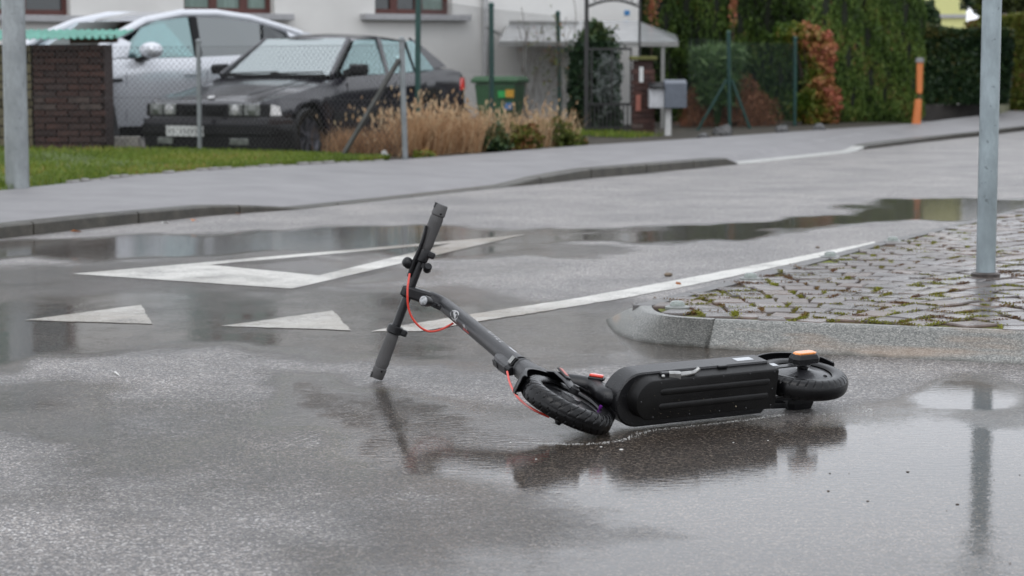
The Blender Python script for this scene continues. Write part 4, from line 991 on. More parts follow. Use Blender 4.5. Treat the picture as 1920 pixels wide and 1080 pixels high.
for wi, (ua, ub, za, zb) in enumerate(wins):
    fr = MB(); n0 = -.16
    def fb(a, b_, c, d): fr.add([hw(u, z, n) for u in (a, b_) for n in (n0, n0-.07) for z in (c, d)], [(0, 1, 3, 2), (4, 6, 7, 5), (0, 4, 5, 1), (2, 3, 7, 6), (0, 2, 6, 4), (1, 5, 7, 3)])
    fb(ua, ua+.07, za, zb); fb(ub-.07, ub, za, zb); fb(ua+.07, ub-.07, za, za+.08); fb(ua+.07, ub-.07, zb-.08, zb)
    cs = [ua+(ub-ua)*f_ for f_ in ((.55,) if wi == 0 else (.36, .70) if wi == 1 else (.30, .62))]
    for c in cs: fb(c-.06, c+.06, za+.08, zb-.08)
    wf = fr.build('window', M['win_frame'], house)
    es = [ua+.07]+[v for c in cs for v in (c-.06, c+.06)]+[ub-.07]
    for j in range(0, len(es), 2):
        mb = MB(); mb.add([hw(es[j], za+.08, n0-.04), hw(es[j+1], za+.08, n0-.04), hw(es[j+1], zb-.08, n0-.04), hw(es[j], zb-.08, n0-.04)], [(0, 1, 2, 3)])
        mb.build('pane', M['curtain'] if (wi, j//2) not in ((2, 0), (2, 1), (0, 1)) else M['dark_glass'], wf)
    mb = MB(); mb.bar(hw(ua-.24, za-.045, .04), hw(ub+.24, za-.045, .04), .26, .09); mb.build('sill', M['sill'], wf, bevel=.008)
    mb = MB(); mb.bar(hw(ua-.02, zb+.12, .012), hw(ub+.02, zb+.12, .012), .03, .24); mb.build('shutter_box', M['teal_shutter'], wf)
mb = MB()
e0, e1_ = hw(u0_, zt, .8), hw(u_end+.8, zt, .8); k0, k1 = hw(u_end+.8, zt, -9.8), hw(u0_, zt, -9.8); r0, r1 = hw(u0_, zt+1.75, -4.5), hw(u_end-3.0, zt+1.75, -4.5)
mb.add([e0, e1_, k0, k1, r0, r1], [(0, 1, 5, 4), (1, 2, 5), (2, 3, 4, 5), (0, 3, 2, 1), (0, 4, 3)]); rf_ = mb.build('roof', M['roof'], house)
mb = MB(); mb.bar(hw(u0_, zt+.0, .86), hw(u_end+.86, zt+.0, .86), .10, .16); mb.build('gutter', M['eave'], rf_)
# blue house number plate
ub_, zb_ = wuz(1175, 24)
mb = MB(); mb.bar(hw(ub_-.045, zb_, .008), hw(ub_+.045, zb_, .008), .012, .075); mb.build('number_plate', simple('blue_enamel', (.05, .22, .48), .3), house)
# drainpipe
ud, _ = wuz(906, 60)
mb = MB(); mb.tube([hw(ud, .0, .06), hw(ud, zt-.1, .06)], .045, 12); mb.build('drainpipe', simple('pale_drainpipe', (.42, .42, .42), .4), house, smooth=60)

# glazed porch canopy with a hipped end at the right of the house
M['canopy'] = simple('pale_canopy_sheet', (.40, .41, .42), .25, var=.12, scale=3, coat=.5)
M['alu'] = simple('grey_aluminium_profile', (.22, .22, .21), .4, metal=.4)
can = thing('porch_canopy', A(1080, 200, 31.2), 'pale grey porch canopy on thin posts at the right end of the house', 'canopy')
def cpt(px, py, Y): return A(px, py, Y)
top = [cpt(955, 40, 33.4), cpt(1195, 38, 33.4)]; mid_b = [cpt(935, 78, 31.0), cpt(1272, 79, 31.0)]; back_r = cpt(1268, 66, 33.6)
mb = MB(); sh = V((0, 0, -.03))
q4 = [mid_b[0], mid_b[1], top[1], top[0]]
mb.add(q4+[p+sh for p in q4], [(0, 1, 2, 3), (7, 6, 5, 4), (0, 4, 5, 1), (1, 5, 6, 2), (2, 6, 7, 3), (3, 7, 4, 0)]); mb.build('sloping_sheet', M['canopy'], can)
mb = MB(); q4 = [mid_b[1]+V((.004, 0, 0)), back_r, top[1]+V((0, .01, 0))]; mb.add(q4+[p+sh for p in q4], [(0, 1, 2), (5, 4, 3), (0, 3, 4, 1), (1, 4, 5, 2)]); mb.build('hip_sheet', M['canopy'], can)
mb = MB(); mb.bar(mid_b[0]+V((0, -.03, -.03)), mid_b[1]+V((0, -.03, -.03)), .05, .07); mb.build('gutter', M['alu'], can)
for px_ in (984, 1243):
    a = cpt(px_, 82, 31.0); mb = MB(); mb.bar(a+V((0, 0, 0)), V((a.x, a.y, 0)), .05, .05, up=(0, 1, 0)); mb.build('post', M['alu'], can)
mb = MB(); mb.bar(cpt(895, 44, 33.0), cpt(1085, 46, 33.0), .05, .09); mb.build('wall_beam', M['alu'], can)
mb = MB(); a = cpt(905, 44, 32.95); mb.bar(a, V((a.x, a.y, 0)), .06, .06, up=(0, 1, 0)); mb.build('post', M['alu'], can)
mb = MB(); a = cpt(912, 52, 32.5); b_ = cpt(980, 84, 31.2); mb.bar(a, b_, .03, .04); mb.build('brace', M['alu'], can)

# ================================================================== CARS
M['glass'] = glassmat('car_glass', (.62, .72, .72), .40, tint2=(.86, .94, .94))
M['glass_side'] = glassmat('car_glass_side', (.45, .58, .58), .34, tint2=(.60, .80, .80))
M['tinted'] = glassmat('tinted_car_glass', (.10, .13, .15), .18)
M['silver'] = simple('silver_car_paint', (.66, .68, .72), .22, metal=.25, var=.03, coat=1)
M['darkcar'] = simple('dark_violet_grey_paint', (.010, .009, .015), .24, metal=0, var=.1, coat=.55)
M['car_black'] = simple('black_car_trim', (.009, .009, .010), .5, spec=.18)
M['chrome'] = simple('chrome', (.5, .5, .5), .15, metal=1)
M['lens_clear'] = simple('clear_lamp_lens', (.42, .42, .42), .08, var=.5, scale=14, coat=1)
M['lens_white'] = simple('white_indicator_lens', (.65, .64, .63), .2, coat=1)
M['lens_dull'] = simple('dull_lamp_lens', (.13, .14, .13), .12, var=.5, scale=14, coat=1)
M['tail_red'] = simple('tail_lamp_red', (.55, .03, .02), .2, coat=1)
M['plate'] = simple('number_plate_white', (.55, .56, .55), .4)
M['seat'] = simple('dark_seat_fabric', (.03, .03, .035), .8)
M['alloy'] = simple('dark_alloy_wheel', (.07, .07, .085), .4, metal=.6)
def lerp_tab(tab, x):
    for (x0, *a), (x1, *b_) in zip(tab[:-1], tab[1:]):
        if x <= x1:
            t = (x-x0)/(x1-x0) if x1 > x0 else 0; t = max(0, min(1, t)); return [p+(q-p)*t for p, q in zip(a, b_)]
    return list(tab[-1][1:])
def car(name, label, O, th, L_, Wd, prof, green, wheels, wr, paint, glassf, glasss, low_black=True, group=None, wk=1.0, zk=1.0):
    """prof rows: x from front, top z, shoulder z, half width, bottom z ; green rows: x, z, half width (roof centre line)"""
    g = V((-math.cos(th), -math.sin(th), 0)); lat = V((-math.sin(th), math.cos(th), 0))     # lat points to the far side
    def W(x, y, z): return O - g*x + lat*(y+Wd/2)*wk + V((0, 0, z*zk))                            # O is the near front corner
    root = thing(name, W(L_/2, 0, 0), label, 'car', group)
    xs_ = sorted(set([r[0] for r in prof]+[x for wx in wheels for x in np.linspace(wx-wr*1.22, wx+wr*1.22, 15)]+list(np.linspace(.05, L_-.05, 26))))
    secs = []
    for x in xs_:
        zt_, zs, hw_, zb = lerp_tab(prof, x)
        for wx in wheels:
            d = abs(x-wx); Rr_ = wr*1.16
            if d < Rr_: zb = max(zb, wr*.98+math.sqrt(Rr_*Rr_-d*d))
        half = [(0, zt_), (hw_*.45, zt_-.004), (hw_*.78, zt_-.018-(zt_-zs)*.15), (hw_*.93, zs+.03), (hw_*.985, zs-.04), (hw_, zs-.16), (hw_*.995, (zs+zb)/2-.02 if (zs+zb)/2-.02 > zb+.02 else zb+.02), (hw_*.965, zb+.01), (hw_*.9, zb)]
        half = [(y, max(z, zb)) for y, z in half]
        sec = [W(x, y, z) for y, z in half]+[W(x, -y, z) for y, z in reversed(half[1:])]
        secs.append(sec)
    body = MB().loft(secs).build('body', paint, root, smooth=35)
    # dark floor of the cabin
    # roof shell and pillars
    n = len(green); sec = []
    for x, z, hw_ in green:
        sec.append([W(x, y*hw_, z-.055*abs(y)**2.2) for y in (-1, -.8, -.4, 0, .4, .8, 1)]+[W(x, y*hw_, z-.04-.055*abs(y)**2.2) for y in (.97, .4, 0, -.4, -.97)])
    MB().loft(sec).build('roof', paint, root, smooth=35)
    return root, W
def quad_panel(pts, th, n):
    n = V(n).normalized(); mb = MB(); k_ = len(pts); b_ = [V(p) for p in pts]+[V(p)-n*th for p in pts]
    mb.add(b_, [tuple(range(k_)), tuple(range(2*k_-1, k_-1, -1))]+[(i, (i+1) % k_, k_+(i+1) % k_, k_+i) for i in range(k_)]); return mb
def wheel(root, W, x, side, Wd, wr, rimr, rim_mat, cover=True):
    o = W(x, side*(Wd/2-.12), wr); ax = (W(0, 1, 0)-W(0, 0, 0)).normalized()*(1 if side > 0 else -1)
    e = bpy.data.objects.new('wheel', None); C.objects.link(e); e.parent = root; e.location = o-V(root.location)
    MB().lathe([(rimr, -.10), (wr-.03, -.10), (wr, -.07), (wr, .07), (wr-.03, .10), (rimr+.012, .10), (rimr, .085)], o, ax, 40, caps=False).build('tyre', M['rubber'], e, smooth=40)
    mb = MB(); mb.lathe([(rimr, .085), (rimr-.015, .06), (.06, .045), (.001, .045)], o, ax, 36, caps=False)
    x_, y_, _ = frame_of(ax)
    for k_ in range(7):
        a = 2*PI*k_/7; d = x_*math.cos(a)+y_*math.sin(a); mb.bar(o+d*.04+ax*.062, o+d*(rimr-.01)+ax*.078, .045, .02, up=ax)
    mb.lathe([(.05, .05), (.045, .085), (.001, .088)], o, ax, 16, caps=False); mb.build('rim', rim_mat, e, smooth=30)
def flank(W, Wd, x, z, out=0.0, side=-1, taper=0): return W(x, side*(Wd/2-taper+out), z)
# ---- dark saloon
TH = R(65); DO = A(513, 286, 21.2); DO.z = -.085; DL, DW = 4.43, 1.70
dprof = [(0, .66, .62, .70, .26), (.04, .69, .66, .76, .22), (.22, .74, .69, .82, .19), (.7, .84, .76, .845, .18), (1.25, .915, .85, .85, .18), (1.45, .94, .885, .85, .18), (2.3, .94, .915, .85, .18), (3.4, .995, .94, .85, .19), (3.62, 1.03, .955, .845, .2), (3.95, 1.05, .965, .835, .22), (4.35, 1.035, .94, .81, .30), (4.45, .95, .85, .76, .34)]
dgreen = [(1.98, 1.33, .56), (2.12, 1.372, .575), (2.5, 1.395, .585), (2.95, 1.392, .585), (3.3, 1.37, .575), (3.52, 1.335, .56)]
dark, DWf = car('parked_saloon', 'old dark saloon car parked facing left behind the wire fence', DO, TH, DL, DW, dprof, dgreen, (.74, 3.46), .315, M['darkcar'], None, None, wk=.93)
latd = (DWf(0, 1, 0)-DWf(0, 0, 0)).normalized(); gd = (DWf(0, 0, 0)-DWf(1, 0, 0)).normalized()
def dpart(nm, pts, m, th=.006, n=None, par=None):
    n = n or (V(pts[1])-V(pts[0])).cross(V(pts[2])-V(pts[0])); return quad_panel(pts, th, n).build(nm, m, par or dark)
wsb = 1.38; zc_ = .935
dpart('windscreen', [DWf(wsb, -.70, zc_), DWf(wsb, .70, zc_), DWf(2.0, .53, 1.325), DWf(2.0, -.53, 1.325)], M['glass'])
dpart('rear_window', [DWf(3.98, -.62, 1.03), DWf(3.98, .62, 1.03), DWf(3.52, .52, 1.325), DWf(3.52, -.52, 1.325)], M['glass'])
for sd in (-1, 1):
    mb = MB(); a, b_ = DWf(wsb-.03, sd*.735, .93), DWf(2.03, sd*.555, 1.325); mb.bar(a, b_, .06, .045, up=latd); mb.build('windscreen_pillar', M['darkcar'], dark, bevel=.01)
    mb = MB(); mb.bar(DWf(2.58, sd*.735, .93), DWf(2.60, sd*.595, 1.345), .09, .03, up=latd); mb.build('door_pillar', M['darkcar'], dark)
    mb = MB(); mb.add([DWf(3.54, sd*.575, 1.325), DWf(3.40, sd*.583, 1.355), DWf(3.66, sd*.70, 1.0), DWf(4.10, sd*.70, 1.03), DWf(3.54, sd*.54, 1.325), DWf(3.40, sd*.55, 1.355), DWf(3.66, sd*.665, 1.0), DWf(4.10, sd*.60, 1.03)], [(0, 1, 2, 3), (7, 6, 5, 4), (0, 4, 5, 1), (1, 5, 6, 2), (2, 6, 7, 3), (3, 7, 4, 0)]); mb.build('rear_pillar', M['darkcar'], dark, smooth=30)
    w1 = [DWf(1.50, sd*.742, .945), DWf(2.53, sd*.742, .95), DWf(2.55, sd*.60, 1.325), DWf(2.10, sd*.588, 1.315)]
    w2 = [DWf(2.63, sd*.742, .95), DWf(3.22, sd*.735, .975), DWf(3.22, sd*.60, 1.30), DWf(2.66, sd*.60, 1.328)]
    w3 = [DWf(3.25, sd*.733, .978), DWf(3.74, sd*.715, 1.0), DWf(3.42, sd*.60, 1.315), DWf(3.26, sd*.60, 1.32)]
    for w_ in (w1, w2, w3): dpart('side_window', w_, M['glass_side'], n=latd*sd)
    mb = MB(); mb.bar(DWf(3.235, sd*.74, .96), DWf(3.235, sd*.60, 1.31), .025, .02, up=latd); mb.build('window_divider', M['car_black'], dark)
    for x in (.74, 3.46): wheel(dark, DWf, x, sd, DW, .315, .205, M['alloy'])
    mb = MB(); mb.bar(flank(DWf, DW, .05, .50, .004, sd, .03), flank(DWf, DW, .36, .50, .006, sd), .03, .02, up=(0, 0, 1)); 
    mb = MB(); mb.bar(flank(DWf, DW, 1.20, .52, .006, sd), flank(DWf, DW, 3.05, .53, .006, sd), .012, .07, up=(0, 0, 1)); mb.build('side_moulding', M['car_black'], dark)
    mb = MB(); mb.bar(flank(DWf, DW, 1.18, .235, .004, sd), flank(DWf, DW, 3.08, .235, .004, sd), .03, .10, up=(0, 0, 1)); mb.build('sill', M['darkcar'], dark)
    for x in (1.52, 2.60, 3.12):
        mb = MB(); mb.bar(flank(DWf, DW, x, .30, .0005, sd), flank(DWf, DW, x-.01, .86, .0005, sd, .008), .008, .006, up=gd); mb.build('door_gap', M['car_black'], dark)
    for x in (2.40, 3.02):
        mb = MB(); mb.bar(flank(DWf, DW, x-.09, .80, .012, sd, .006), flank(DWf, DW, x+.09, .80, .012, sd, .006), .02, .03, up=(0, 0, 1)); mb.build('door_handle', M['car_black'], dark, bevel=.004)
    mb = MB(); c_ = DWf(1.62, sd*(.85+.075), 1.0)
    secs = [[c_+gd*dx+latd*sd*y+V((0, 0, z)) for y, z in ((-.10, -.055), (.09, -.05), (.11, 0), (.09, .055), (-.08, .06), (-.11, 0))] for dx in (-.03, .03)]+[[c_+gd*.07+latd*sd*y*.7+V((0, 0, z*.6)) for y, z in ((-.10, -.055), (.09, -.05), (.11, 0), (.09, .055), (-.08, .06), (-.11, 0))]]
    mb.loft(secs); mb.bar(DWf(1.56, sd*.76, .96), DWf(1.60, sd*.86, .985), .07, .06); mb.build('door_mirror', M['car_black'], dark, smooth=40)
mb = MB()   # bumper
for z0, z1, m_, nm, px_ in ((.20, .47, 'car_black', 'front_bumper', .035),):
    secs = []
    for y, dx in ((-.86, .42), (-.865, .20), (-.80, .02), (-.6, -.045), (0, -.075), (.6, -.045), (.80, .02), (.865, .20), (.86, .42)):
        secs.append([DWf(dx+.05, y*.985, z0), DWf(dx-.012, y, z0+.02), DWf(dx-.02, y, z0+.14), DWf(dx-.045, y*1.008, z0+.16), DWf(dx-.045, y*1.008, z1-.03), DWf(dx, y*.99, z1), DWf(dx+.09, y*.96, z1), DWf(dx+.1, y*.95, z0)])
    bmp = MB().loft(secs).build(nm, M[m_], dark, smooth=30)
mb = MB(); mb.loft([[DWf(dx-.03, y, .455), DWf(dx-.03, y, .505), DWf(dx+.07, y*.97, .512), DWf(dx+.07, y*.97, .455)] for y, dx in ((-.86, .40), (-.862, .20), (-.80, .02), (-.6, -.045), (0, -.075), (.6, -.045), (.80, .02), (.862, .20), (.86, .40))]); mb.build('bumper_top', M['darkcar'], bmp, smooth=30)
fz = -.052
mb = MB(); mb.bar(DWf(-.112, -.05, .385), DWf(-.112, .43, .385), .014, .105, up=(0, 0, 1)); pl_ = mb.build('number_plate', M['plate'], dark, bevel=.003)
mb = MB(); rp = random.Random(4)
for i, wch in enumerate([.03, .03, 0, .034, .034, .034, .034, .034, .034]):
    if wch: mb.bar(DWf(-.1205, .39-i*.048, .385), DWf(-.1205, .39-i*.048-wch*.62, .385), .003, .052 if i % 2 else .046, up=(0, 0, 1))
mb.build('plate_characters', simple('plate_faded_black', (.25, .25, .25), .5), pl_)['kind'] = 'stuff'
mb = MB(); mb.loft([[DWf(dx, y, .53), DWf(dx-.012, y, .535), DWf(dx+.0, y, .655), DWf(dx+.03, y, .66), DWf(dx+.05, y, .53)] for y, dx in ((-.78, .03), (-.6, -.02), (0, -.04), (.6, -.02), (.78, .03))]); mb.build('front_panel', M['car_black'], dark, smooth=30)
for sd in (-1, 1):
    for (ya, yb, xa, xb, m_) in ((.70, .52, .000, -.030, 'lens_dull'), (.50, .34, -.030, -.045, 'lens_clear')):
        mb = MB(); mb.bar(DWf(xa-.014, sd*ya, .60), DWf(xb-.014, sd*yb, .60), .03, .115, up=(0, 0, 1)); h_ = mb.build('headlight', M['lens_dull'], dark, bevel=.01)
        mb = MB(); mb.lathe([(.054, -.01), (.052, .012), (.03, .022), (.002, .026)], DWf((xa+xb)/2-.024, sd*(ya+yb)/2, .60), gd, 20); mb.build('reflector', M[m_ if m_ != 'lens_dull' or True else m_] if ya < .6 else M['lens_dull'], h_, smooth=60)
    mb = MB(); mb.loft([[DWf(.035, sd*.715, .545), DWf(.03, sd*.715, .655), DWf(.06, sd*.70, .655), DWf(.06, sd*.70, .545)], [DWf(.055, sd*.80, .545), DWf(.07, sd*.79, .655), DWf(.1, sd*.76, .655), DWf(.1, sd*.76, .545)], [DWf(.17, sd*.845, .545), DWf(.15, sd*.835, .635), DWf(.17, sd*.78, .635), DWf(.18, sd*.78, .545)]]); mb.build('indicator', M['lens_white'], dark, smooth=30)
    mb = MB(); c_ = DWf(-.040, sd*.13, .60); mb.bar(DWf(-.062, sd*.035, .605), DWf(-.060, sd*.27, .605), .035, .10, up=(0, 0, 1)); gr = mb.build('grille', M['car_black'], dark, bevel=.02)
    for k_ in range(6): mb = MB(); y_ = .06+k_*.036; mb.bar(DWf(-.082, sd*y_, .565), DWf(-.082, sd*y_, .645), .006, .006, up=gd); mb.build('bar', M['car_black'], gr)
    mb = MB(); mb.bar(DWf(-.055, sd*.58, .285), DWf(-.085, sd*.36, .285), .03, .07, up=(0, 0, 1)); mb.build('fog_light', M['lens_dull'], dark, bevel=.01)
    mb = MB(); mb.loft([[DWf(4.40, sd*.52, .76), DWf(4.40, sd*.52, .90), DWf(4.445, sd*.52, .90), DWf(4.46, sd*.52, .76)], [DWf(4.36, sd*.77, .76), DWf(4.36, sd*.76, .90), DWf(4.43, sd*.78, .90), DWf(4.43, sd*.79, .76)], [DWf(4.22, sd*.815, .76), DWf(4.24, sd*.81, .90), DWf(4.30, sd*.832, .90), DWf(4.30, sd*.838, .76)]]); mb.build('tail_light', M['tail_red'], dark)
    mb = MB(); mb.bar(DWf(.10, sd*.48, .748), DWf(1.36, sd*.60, .938), .006, .012, up=(0, 0, 1)); mb.build('bonnet_crease', M['darkcar'], dark)
mb = MB(); mb.lathe([(.04, 0), (.038, .006), (.002, .008)], DWf(.10, 0, .722), V((0, 0, 1))+gd*.3, 16); mb.build('bonnet_badge', M['lens_white'], dark, smooth=50)
mb = MB(); mb.bar(DWf(1.30, -.66, .935), DWf(1.30, .66, .935), .10, .03); mb.build('scuttle', M['car_black'], dark)
for y0 in (-.42, .18):
    mb = MB(); mb.tube([DWf(1.34, y0+.48, .955), DWf(1.37, y0+.12, .965), DWf(1.40, y0-.18, .972)], .009, 6); mb.build('wiper', M['car_black'], dark)
mb = MB(); mb.loft([[DWf(4.30, y, .24), DWf(4.50, y, .26), DWf(4.53, y, .5), DWf(4.45, y, .55), DWf(4.30, y, .55)] for y in (-.8, 0, .8)]); mb.build('rear_bumper', M['car_black'], dark, bevel=.02)
def seats(W, root, xs2, w=.36, ztop=1.20, zbase=.85):
    for x, y in xs2:
        mb = MB(); mb.loft([[W(x-.02, y-w*.5, zbase-.3), W(x-.02, y+w*.5, zbase-.3), W(x+.08, y+w*.5, zbase-.3), W(x+.08, y-w*.5, zbase-.3)], [W(x+.10, y-w*.45, zbase+.12), W(x+.10, y+w*.45, zbase+.12), W(x+.18, y+w*.45, zbase+.12), W(x+.18, y-w*.45, zbase+.12)]])
        s_ = mb.build('seat', M['seat'], root, bevel=.03, seg=2); mb = MB(); mb.bar(W(x+.14, y-.12, ztop-.09), W(x+.14, y+.12, ztop-.09), .08, .16); mb.build('headrest', M['seat'], s_, bevel=.03)
seats(DWf, dark, ((2.35, -.34), (2.35, .34), (3.15, -.34), (3.15, .34)))
mb = MB(); mb.lathe([(.17, -.012), (.185, 0), (.17, .012)], DWf(1.83, -.34, .93), (gd*.85+V((0, 0, .4))), 20, caps=False); mb.build('steering_wheel', M['seat'], dark)
mb = MB(); mb.bar(DWf(2.0, -.06, 1.27), DWf(2.0, .10, 1.27), .02, .05); mb.build('rear_view_mirror', M['car_black'], dark)

# ---- silver SUV coupe, farther back
TS = R(47); SL_, SW = 4.68, 1.93
SO = A(372, 262, 24.1); SO.z = -.05; SO = SO + V((-math.cos(TS), -math.sin(TS), 0))*2.40
sprof = [(0, .80, .74, .76, .30), (.08, .88, .80, .86, .24), (.4, .98, .90, .94, .22), (1.0, 1.05, .99, .965, .22), (1.35, 1.08, 1.03, .965, .23), (2.4, 1.08, 1.05, .965, .24), (3.6, 1.12, 1.10, .97, .24), (4.2, 1.16, 1.10, .95, .30), (4.55, 1.15, 1.02, .90, .36), (4.68, 1.00, .86, .82, .40)]
sgreen = [(1.88, 1.47, .60), (2.05, 1.545, .63), (2.4, 1.605, .65), (2.9, 1.615, .65), (3.4, 1.575, .63), (3.85, 1.49, .61), (4.12, 1.415, .60), (4.22, 1.385, .59)]
suv, SWf = car('parked_suv', 'silver sloping-roof SUV parked between the shed and the dark saloon', SO, TS, SL_, SW, sprof, sgreen, (.90, 3.78), .365, M['silver'], None, None, zk=1.015)
lats = (SWf(0, 1, 0)-SWf(0, 0, 0)).normalized(); gs = (SWf(0, 0, 0)-SWf(1, 0, 0)).normalized()
def sp(nm, pts, m, n=None, th=.006): return quad_panel(pts, th, n or (V(pts[1])-V(pts[0])).cross(V(pts[2])-V(pts[0]))).build(nm, m, suv)
M['glass_bright'] = glassmat('wet_windscreen_glass', (.5, .6, .6), .62, tint2=(.82, .90, .92))
sp('windscreen', [SWf(1.10, -.76, 1.07), SWf(1.10, .76, 1.07), SWf(1.90, .60, 1.475), SWf(1.90, -.60, 1.475)], M['glass_bright'])
sp('rear_window', [SWf(4.56, -.66, 1.15), SWf(4.56, .66, 1.15), SWf(4.2, .55, 1.37), SWf(4.2, -.55, 1.37)], M['tinted'])
for sd in (-1, 1):
    mb = MB(); pts = [(1.02, .80, 1.06), (1.45, .73, 1.30), (1.90, .655, 1.475), (2.4, .675, 1.565), (2.9, .675, 1.575), (3.4, .66, 1.53), (3.9, .63, 1.435), (4.25, .60, 1.36)]
    mb.tube([SWf(x, sd*y, z) for x, y, z in pts], .052, 10); mb.build('roof_rail', M['silver'], suv, smooth=50)
    a1_ = [SWf(1.52, sd*.845, 1.065), SWf(2.48, sd*.845, 1.07), SWf(2.50, sd*.70, 1.53), SWf(2.10, sd*.70, 1.505), SWf(1.80, sd*.735, 1.40), SWf(1.60, sd*.79, 1.25)]
    a2_ = [SWf(2.56, sd*.845, 1.07), SWf(3.45, sd*.835, 1.09), SWf(3.55, sd*.69, 1.47), SWf(3.10, sd*.70, 1.53), SWf(2.60, sd*.70, 1.54)]
    a3_ = [SWf(3.50, sd*.832, 1.095), SWf(4.02, sd*.80, 1.17), SWf(3.90, sd*.70, 1.36), SWf(3.60, sd*.695, 1.46)]
    sp('pillar_panel', [SWf(1.04, sd*.84, 1.06), SWf(1.53, sd*.847, 1.065), SWf(1.61, sd*.80, 1.24), SWf(1.50, sd*.76, 1.29)], M['silver'], n=lats*sd)
    sp('side_window', a1_, M['glass_side'], n=lats*sd); sp('side_window', a2_, M['tinted'], n=lats*sd); sp('side_window', a3_, M['dark_glass'], n=lats*sd, th=.012)
    mb = MB(); mb.bar(SWf(2.52, sd*.848, 1.06), SWf(2.55, sd*.70, 1.56), .10, .02, up=lats); mb.build('door_pillar', M['car_black'], suv)
    mb = MB(); mb.add([SWf(4.06, sd*.83, 1.12), SWf(4.60, sd*.78, 1.13), SWf(4.24, sd*.60, 1.38), SWf(3.98, sd*.655, 1.41), SWf(4.06, sd*.78, 1.12), SWf(4.58, sd*.66, 1.13), SWf(4.22, sd*.55, 1.37), SWf(3.98, sd*.61, 1.40)], [(0, 1, 2, 3), (7, 6, 5, 4), (0, 4, 5, 1), (1, 5, 6, 2), (2, 6, 7, 3), (3, 7, 4, 0)]); mb.build('rear_pillar', M['silver'], suv, smooth=30)
    mb = MB(); mb.bar(SWf(1.35, sd*.852, 1.065), SWf(3.95, sd*.848, 1.10), .02, .022); mb.build('waist_trim', M['chrome'], suv)
    mb = MB(); c_ = SWf(1.68, sd*1.06, 1.155)
    for_secs = []
    for dx, k_ in ((-.085, .55), (-.055, .95), (0, 1.0), (.06, .85), (.10, .45)):
        for_secs.append([c_+gs*dx+lats*sd*math.cos(a)*.155*k_+V((0, 0, math.sin(a)*.095*k_)) for a in np.linspace(0, 2*PI, 16, endpoint=False)])
    mb.loft(for_secs); mr_ = mb.build('door_mirror', M['silver'], suv, smooth=60)
    mb = MB(); mb.bar(SWf(1.62, sd*.86, 1.04), SWf(1.68, sd*1.04, 1.085), .12, .05); mb.build('mirror_foot', M['car_black'], mr_, bevel=.01)
    for x in (.90, 3.78): wheel(suv, SWf, x, sd, SW, .365, .25, M['chrome'])
    for x, zt2 in ((1.42, 1.0), (2.54, 1.03), (3.50, 1.04)):
        mb = MB(); mb.bar(flank(SWf, SW, x, .40, .0005, sd, .02), flank(SWf, SW, x, zt2-.1, .0005, sd), .006, .006, up=gs); mb.build('door_gap', M['car_black'], suv)
    for x in (2.32, 3.30):
        mb = MB(); mb.bar(flank(SWf, SW, x-.11, .90, .014, sd), flank(SWf, SW, x+.11, .90, .014, sd), .02, .03); mb.build('door_handle', M['silver'], suv, bevel=.006)
    mb = MB(); mb.bar(flank(SWf, SW, 1.16, .83, .006, sd), flank(SWf, SW, 1.36, .835, .006, sd), .01, .035); mb.build('wing_vent', M['car_black'], suv)
    mb = MB(); mb.bar(flank(SWf, SW, 1.32, .28, .002, sd), flank(SWf, SW, 3.36, .28, .002, sd), .03, .12); mb.build('sill', M['car_black'], suv)
    mb = MB(); mb.loft([[SWf(.10, sd*.55, .78), SWf(.10, sd*.55, .86), SWf(.2, sd*.55, .86)], [SWf(.42, sd*.925, .84), SWf(.42, sd*.915, .90), SWf(.5, sd*.85, .90)]]); mb.build('headlight', M['lens_clear'], suv)
    mb = MB(); mb.bar(SWf(4.63, sd*.5, .98), SWf(4.50, sd*.86, .98), .04, .06); mb.build('tail_light', M['tail_red'], suv)
mb = MB(); mb.loft([[SWf(4.16, y, 1.405-.02*abs(y)), SWf(4.40, y, 1.395-.03*abs(y)), SWf(4.41, y, 1.375-.03*abs(y)), SWf(4.16, y, 1.37-.02*abs(y))] for y in (-.62, -.3, 0, .3, .62)]); mb.build('spoiler', M['silver'], suv, smooth=40)
mb = MB(); mb.bar(SWf(-.01, -.45, .62), SWf(-.01, .45, .62), .05, .30); mb.build('grille', M['car_black'], suv)
seats(SWf, suv, ((2.2, -.38), (2.2, .38), (3.1, -.38), (3.1, .38)), .42, 1.42, 1.0)

# ================================================================== SHED, KERB BLOCK
M['brick'] = None
def brickmat():
    m, ns, ln, b = mat('dark_red_brick'); oi = N(ns, 'ObjectInfo'); r = ramp(ns, [(0, (.035, .018, .016)), (.35, (.050, .023, .019)), (.6, (.062, .027, .021)), (.88, (.045, .028, .026)), (1, (.08, .06, .053))]); ln.new(oi.outputs['Random'], r.inputs[0])
    g = N(ns, 'NewGeometry'); n1 = N(ns, 'TexNoise', Scale=14.0, Detail=5.0); ln.new(g.outputs['Position'], n1.inputs['Vector']); r2 = ramp(ns, [(.3, (.6, .6, .6)), (.7, (1.4, 1.35, 1.3))]); ln.new(n1.outputs[0], r2.inputs[0])
    mx = N(ns, 'MixRGB', blend_type='MULTIPLY'); mx.inputs[0].default_value = 1; ln.new(r.outputs[0], mx.inputs[1]); ln.new(r2.outputs[0], mx.inputs[2]); ln.new(mx.outputs[0], b.inputs['Base Color']); b.inputs['Roughness'].default_value = .8; return m
M['brick'] = brickmat(); M['mortar'] = simple('dark_mortar', (.038, .021, .018), .9, var=.3)
M['stone'] = simple('yellowish_rubble_stone', (.15, .13, .075), .8, var=.45, scale=9, bump=.6, bscale=30)
M['tealroof'] = simple('turquoise_corrugated_sheet', (.10, .32, .25), .45, var=.25, scale=5)
sh0, sh1 = A(66, 276, 22.25), A(201, 276, 22.25); sh0.z = sh1.z = 0; ztop = A(100, 82, 22.25).z
